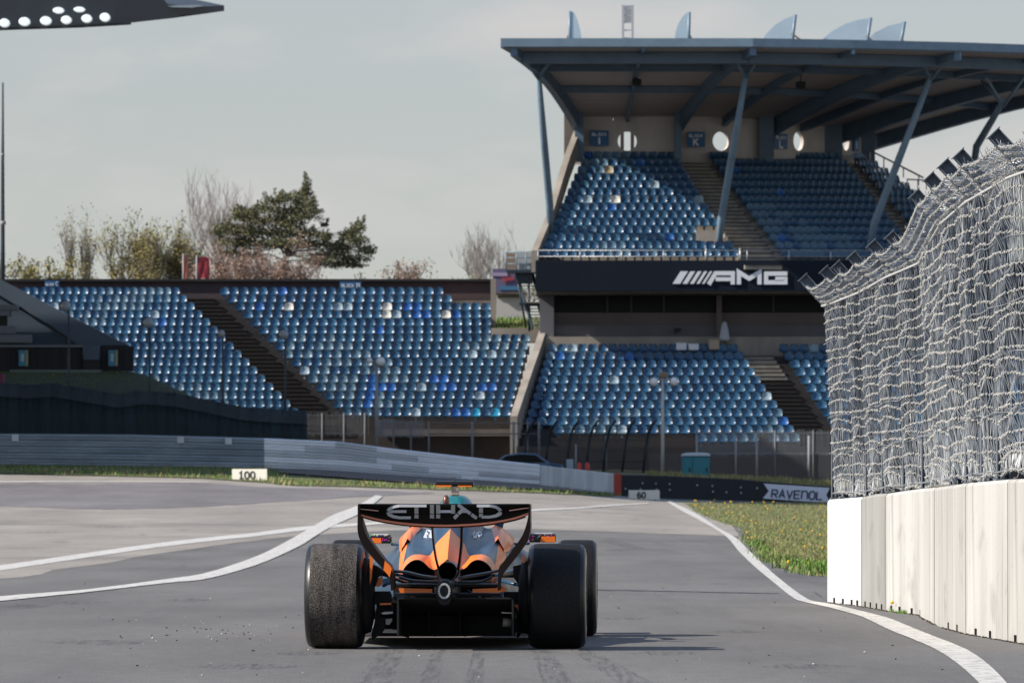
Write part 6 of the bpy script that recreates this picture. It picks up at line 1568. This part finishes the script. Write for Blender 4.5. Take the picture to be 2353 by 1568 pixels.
for (x, y, rx, ry) in ((10, 53, 12, 10), (56, 50, 13, 10), (105, 48, 13, 10), (152, 46, 12, 9.5), (199, 43, 12, 9.5), (241, 40, 12, 10), (134, 24, 13, 7), (182, 22, 13, 6)):  # bright round spots of the roof edge, built as discs with added glow
    c = P(x, y, 232.5); k = 232.5 / FPX; mb = MB(); n = 18
    ring = lambda s_, dy: [c + Vector((math.cos(2 * math.pi * i / n) * rx * k * s_, dy, math.sin(2 * math.pi * i / n) * ry * k * s_)) for i in range(n)]
    mb.grid([ring(1.0, .25), ring(1.0, 0), ring(.9, -.04)], 0, True, True); mb.add(ring(.9, -.04), [tuple(range(n))]); mb.build('lamp', mat('glowing_white_disc', (.80, .86, .88), .4, emit=.3) if 'glowing_white_disc' not in MATS else MATS['glowing_white_disc'], CP_)
for x in (-3900, -2200): mb = MB(); a = P(x, 1120, 262); mb.tube([Vector((a.x, 258, ground_z(a.x, 258) - .2)), Vector((a.x, 258, P(0, 80, 240).z))], .5, 10); mb.build('column', M_can, CP_)
mb = MB(); mb.tube([P(6, 700, 330), P(6, 560, 330), P(6, 380, 330), P(6.5, 190, 330)], [.16, .13, .10, .05], 8); ms = thing('mast', 'thin dark mast rising at the very edge of the photo', 'mast', P(6, 640, 330)); mb.build('pole', MATS['dim_slate_pole'], ms)
mb = MB(); mb.ball(P(7, 512, 330), .18, 8, 5); mb.ball(P(6, 355, 330), .12, 8, 5); mb.build('fitting', M_pk, ms)

# ------------------------------------------------------------------ trees behind the open stand
LEAF = {'pine': [mat('pine_needles_dark', (.060, .066, .028), .8), mat('pine_needles_mid', (.11, .11, .045), .8), mat('pine_needles_lit', (.20, .18, .075), .8)],
        'bark': mat('tree_bark', (.12, .095, .075), .9), 'bare': mat('grey_twigs', (.20, .175, .16), .9), 'warm': mat('reddish_twigs', (.20, .12, .09), .9),
        'yell': [mat('yellow_green_buds', (.26, .22, .07), .8), mat('olive_buds', (.18, .155, .06), .8)], 'pink': [mat('pink_brown_buds', (.27, .165, .12), .8), mat('tan_buds', (.22, .165, .11), .8)], 'green': [mat('spring_leaves', (.17, .20, .05), .8), mat('hedge_leaves', (.06, .075, .03), .8)]}
def leaf_cloud(mb, c, rx, ry, rz, n, size, rr_, mi_of, hollow=.35):
    for _ in range(n):
        d = Vector((rr_.gauss(0, 1), rr_.gauss(0, 1), rr_.gauss(0, 1))).normalized(); q = rr_.uniform(hollow, 1.05) ** .7
        p = c + Vector((d.x * rx * q, d.y * ry * q, d.z * rz * q)); s_ = size * rr_.uniform(.6, 1.4)
        a = Vector((rr_.gauss(0, 1), rr_.gauss(0, 1), rr_.gauss(0, 1))).normalized(); b = a.orthogonal().normalized()
        mb.add([p - a * s_, p + b * s_ * .35, p + a * s_, p - b * s_ * .35], [(0, 1, 2, 3)], mi_of(rr_))
def branches(mb, p, d, L, r_, depth, rr_, up=.25, spread=.6, tips=None, nsub=(2, 3), r_min=.009):
    q = p; pts = [p]; 
    for k in range(3):
        d = (d + Vector((rr_.gauss(0, .13), rr_.gauss(0, .13), rr_.gauss(0, .08) + up * .12))).normalized(); q = q + d * (L / 3); pts.append(q)
    mb.tube(pts, [lerp(r_, r_ * .6, k / 3) for k in range(4)], 4 if r_ > .05 else 3, 0, False)
    if depth == 0:
        if tips is not None: tips.append(q)
        return
    for _ in range(rr_.randint(*nsub)):
        nd = (d + Vector((rr_.gauss(0, spread), rr_.gauss(0, spread), abs(rr_.gauss(0, .3)) + up))).normalized()
        branches(mb, pts[rr_.randint(1, 3)], nd, L * rr_.uniform(.55, .82), max(r_ * .58, r_min), depth - 1, rr_, up, spread, tips, nsub, r_min)
def tree(label, x, yb, yt, Y, kind, bark, leaves=None, seed=1, stems=1, lean=.15, spread=.5, up=.35, depth=5, nleaf=0, lsize=.1, r0=.16, nsub=(2, 3), name='tree', split=.16):
    rr_ = random.Random(seed); base = P(x, yb, Y); base.z -= 3; H = P(x, yt, Y).z - base.z
    t = thing(name, label, 'tree' if name != 'shrub' else 'shrub', base, 'trees behind the open stand')
    mb = MB(); tips = []
    for s_ in range(stems):
        d = Vector((rr_.gauss(0, lean), rr_.gauss(0, lean), 1)).normalized(); b = base + Vector((rr_.uniform(-split, split) * H * (stems > 1), rr_.uniform(-.5, .5), 0))
        branches(mb, b, d, H * .40 * rr_.uniform(.8, 1), r0 * rr_.uniform(.7, 1), depth, rr_, up, spread, tips, nsub)
    mb.build('trunk', bark, t)
    if leaves:
        lb_ = MB()
        for p in tips: leaf_cloud(lb_, p, .5, .5, .5, nleaf, lsize, rr_, lambda r9: 0 if r9.random() < .6 else 1, 0)
        lb_.build('crown', leaves, t)
    return t
tree('low yellow green tree at the edge beside the thin mast', 45, 645, 572, 370, 'y', LEAF['bark'], LEAF['yell'], 1, 9, .25, .5, .3, 4, 12, .13, name='budding_tree', split=.55)
tree('slim pale poplar standing alone left of the yellowish trees', 188, 645, 505, 380, 'y', LEAF['bare'], LEAF['yell'], 2, 4, .05, .2, .8, 4, 3, .08, name='bare_tree', split=.05, nsub=(3, 4), r0=.08)
tree('yellowish budding tree with upright branches right of the slim poplar', 305, 645, 495, 375, 'y', LEAF['bark'], LEAF['yell'], 3, 8, .14, .34, .5, 4, 6, .10, name='budding_tree', split=.16, nsub=(3, 4), r0=.10)
tree('yellowish budding tree between the upright one and the red banners', 375, 645, 515, 376, 'y', LEAF['bark'], LEAF['yell'], 14, 6, .14, .36, .5, 4, 5, .10, name='budding_tree', split=.14, nsub=(3, 4), r0=.10)
tree('low yellowish bushes at the foot of the upright budding tree', 260, 648, 588, 370, 'y', LEAF['bark'], LEAF['yell'], 24, 7, .3, .55, .3, 4, 7, .10, name='budding_tree', split=.5)
tree('tall bare grey tree rising behind the red banners', 468, 650, 408, 395, 'b', LEAF['bare'], None, 4, 7, .16, .38, .42, 5, r0=.075, name='bare_tree', split=.22, nsub=(3, 3))
tree('bare grey tree with fine twigs just behind the pine', 548, 650, 398, 400, 'b', LEAF['bare'], None, 5, 5, .13, .38, .42, 5, r0=.08, name='bare_tree', split=.10, nsub=(3, 3))
tree('dense reddish brown budding tree growing in front of the pine', 640, 650, 548, 372, 'p', LEAF['warm'], LEAF['pink'], 6, 14, .25, .5, .3, 4, 5, .10, name='budding_tree', split=.42, nsub=(3, 3), r0=.07)
tree('tan budding bushes at the foot of the pine', 545, 648, 575, 371, 'p', LEAF['warm'], LEAF['pink'], 16, 10, .28, .5, .3, 4, 4, .10, name='budding_tree', split=.5, nsub=(3, 3), r0=.06)
tree('pinkish budding tree alone between the pine and the bare tree by the stand', 942, 648, 578, 372, 'p', LEAF['warm'], LEAF['pink'], 7, 7, .22, .45, .3, 4, 7, .10, name='budding_tree', split=.3, r0=.08)
tree('bare grey tree beside the roofed grandstand', 1122, 650, 500, 385, 'b', LEAF['bare'], None, 8, 6, .22, .42, .4, 5, r0=.075, name='bare_tree', split=.12, nsub=(3, 3))
tree('yellow green shrub under the bare tree beside the roofed grandstand', 1080, 648, 606, 368, 's', LEAF['bark'], LEAF['green'], 9, 9, .4, .6, .1, 3, 12, .10, name='shrub', split=.8)
tree('dark evergreen shrub at the right foot of the pine', 838, 648, 612, 368, 's', LEAF['bark'], [LEAF['pine'][0], LEAF['pine'][1]], 10, 8, .4, .6, .1, 3, 16, .12, name='shrub', split=.9)
# the big pine: leaning limbs carrying flat pads of needles
rp_ = random.Random(77); YP = 380; K = YP / FPX
pn = thing('pine_tree', 'large dark pine with layered leaning boughs behind the open stand', 'tree', P(660, 680, YP), 'trees behind the open stand')
mb = MB(); root = P(650, 690, YP); forkp = P(655, 600, YP)
mb.tube([root, P(648, 640, YP), forkp], [.40, .34, .28], 8)
pads = [(703, 425, 10, 22), (697, 445, 20, 16), (688, 462, 26, 13), (712, 468, 18, 10), (722, 486, 22, 7), (684, 482, 34, 12), (700, 500, 36, 11), (655, 452, 26, 10), (632, 462, 30, 10), (610, 478, 34, 11), (580, 488, 34, 9), (543, 483, 16, 9), (560, 500, 34, 11), (610, 505, 45, 14), (650, 492, 32, 12), (665, 515, 36, 12),
        (520, 520, 28, 11), (505, 533, 20, 9), (560, 530, 45, 13), (620, 535, 50, 13), (680, 535, 40, 12), (715, 538, 30, 9), (540, 555, 40, 12), (600, 560, 48, 14), (660, 560, 45, 12), (720, 560, 38, 12), (765, 560, 30, 10), (752, 545, 14, 8), (800, 540, 20, 14), (829, 522, 11, 17), (812, 530, 14, 16), (822, 553, 26, 13), (790, 568, 34, 12), (840, 572, 20, 12), (760, 585, 40, 12), (810, 592, 38, 12), (850, 580, 12, 6), (770, 605, 46, 10), (735, 600, 32, 11), (815, 608, 26, 6), (530, 580, 26, 9), (575, 588, 26, 9), (745, 516, 8, 5)]
lb_ = MB()
for (x, y, rx, ry) in pads:
    c = P(x, y, YP) + Vector((0, rp_.uniform(-1.6, 1.6), 0)); n = int(55 + rx * ry * 1.15)
    b_ = P(lerp(655, x, .5), lerp(575, y, .62), YP); mb.tube([forkp.lerp(P(665, 560, YP), rp_.random()), b_, c + Vector((0, 0, -.05))], [.06, .045, .02], 4, 0, False)
    lay = min(1, max(0, (y - 430) / 170))
    leaf_cloud(lb_, c, rx * K * 1.25, max(rx * K * .8, .5), ry * K * 1.05, n, .105, rp_, lambda r9: 0 if r9.random() < .34 else 1 if r9.random() < .6 else 2, .1)
    for k in range(max(3, rx // 6)):                  # upturned shoots
        q = c + Vector((rp_.uniform(-rx, rx) * K, rp_.uniform(-.5, .5), ry * K * rp_.uniform(.2, .9)))
        for z in range(3): leaf_cloud(lb_, q + Vector((rp_.uniform(-.05, .15), 0, .14 * z)), .12, .12, .12, 9, .09, rp_, lambda r9: 0 if r9.random() < .4 else 1, 0)
mb.build('trunk', LEAF['bark'], pn); lb_.build('crown', LEAF['pine'], pn)
# red banners among the trees
for (x0, y0, x1, y1, nm, lb, c) in ((421, 586, 431, 645, 'banner', 'salmon red upright banner among the trees beside the dark red flag', (.52, .16, .12)), (452, 590, 481, 640, 'flag', 'dark red flag on a pole among the trees beside the salmon banner', (.30, .035, .045))):
    t = thing(nm, lb, nm, P(x0, y1, 366)); mb = MB(); rows = []
    for k in range(9):
        x = lerp(x0, x1, k / 8); dy = .12 * math.sin(k * 1.3); rows.append([P(x, y0 + 1.5 * math.sin(k), 366) + Vector((0, dy, 0)), P(x, (y0 + y1) / 2, 366) + Vector((0, -dy, 0)), P(x, y1 + 2 * math.sin(k * 1.2), 366) + Vector((0, dy * .6, 0))])
    mb.grid(rows, 0, True); mb.build('cloth', mat(nm + '_red_cloth', c, .8), t); mb = MB(); mb.tube([P(x0, 680, 366), P(x0, y0 - 4, 366)], .06, 6); mb.build('pole', M_pk, t)
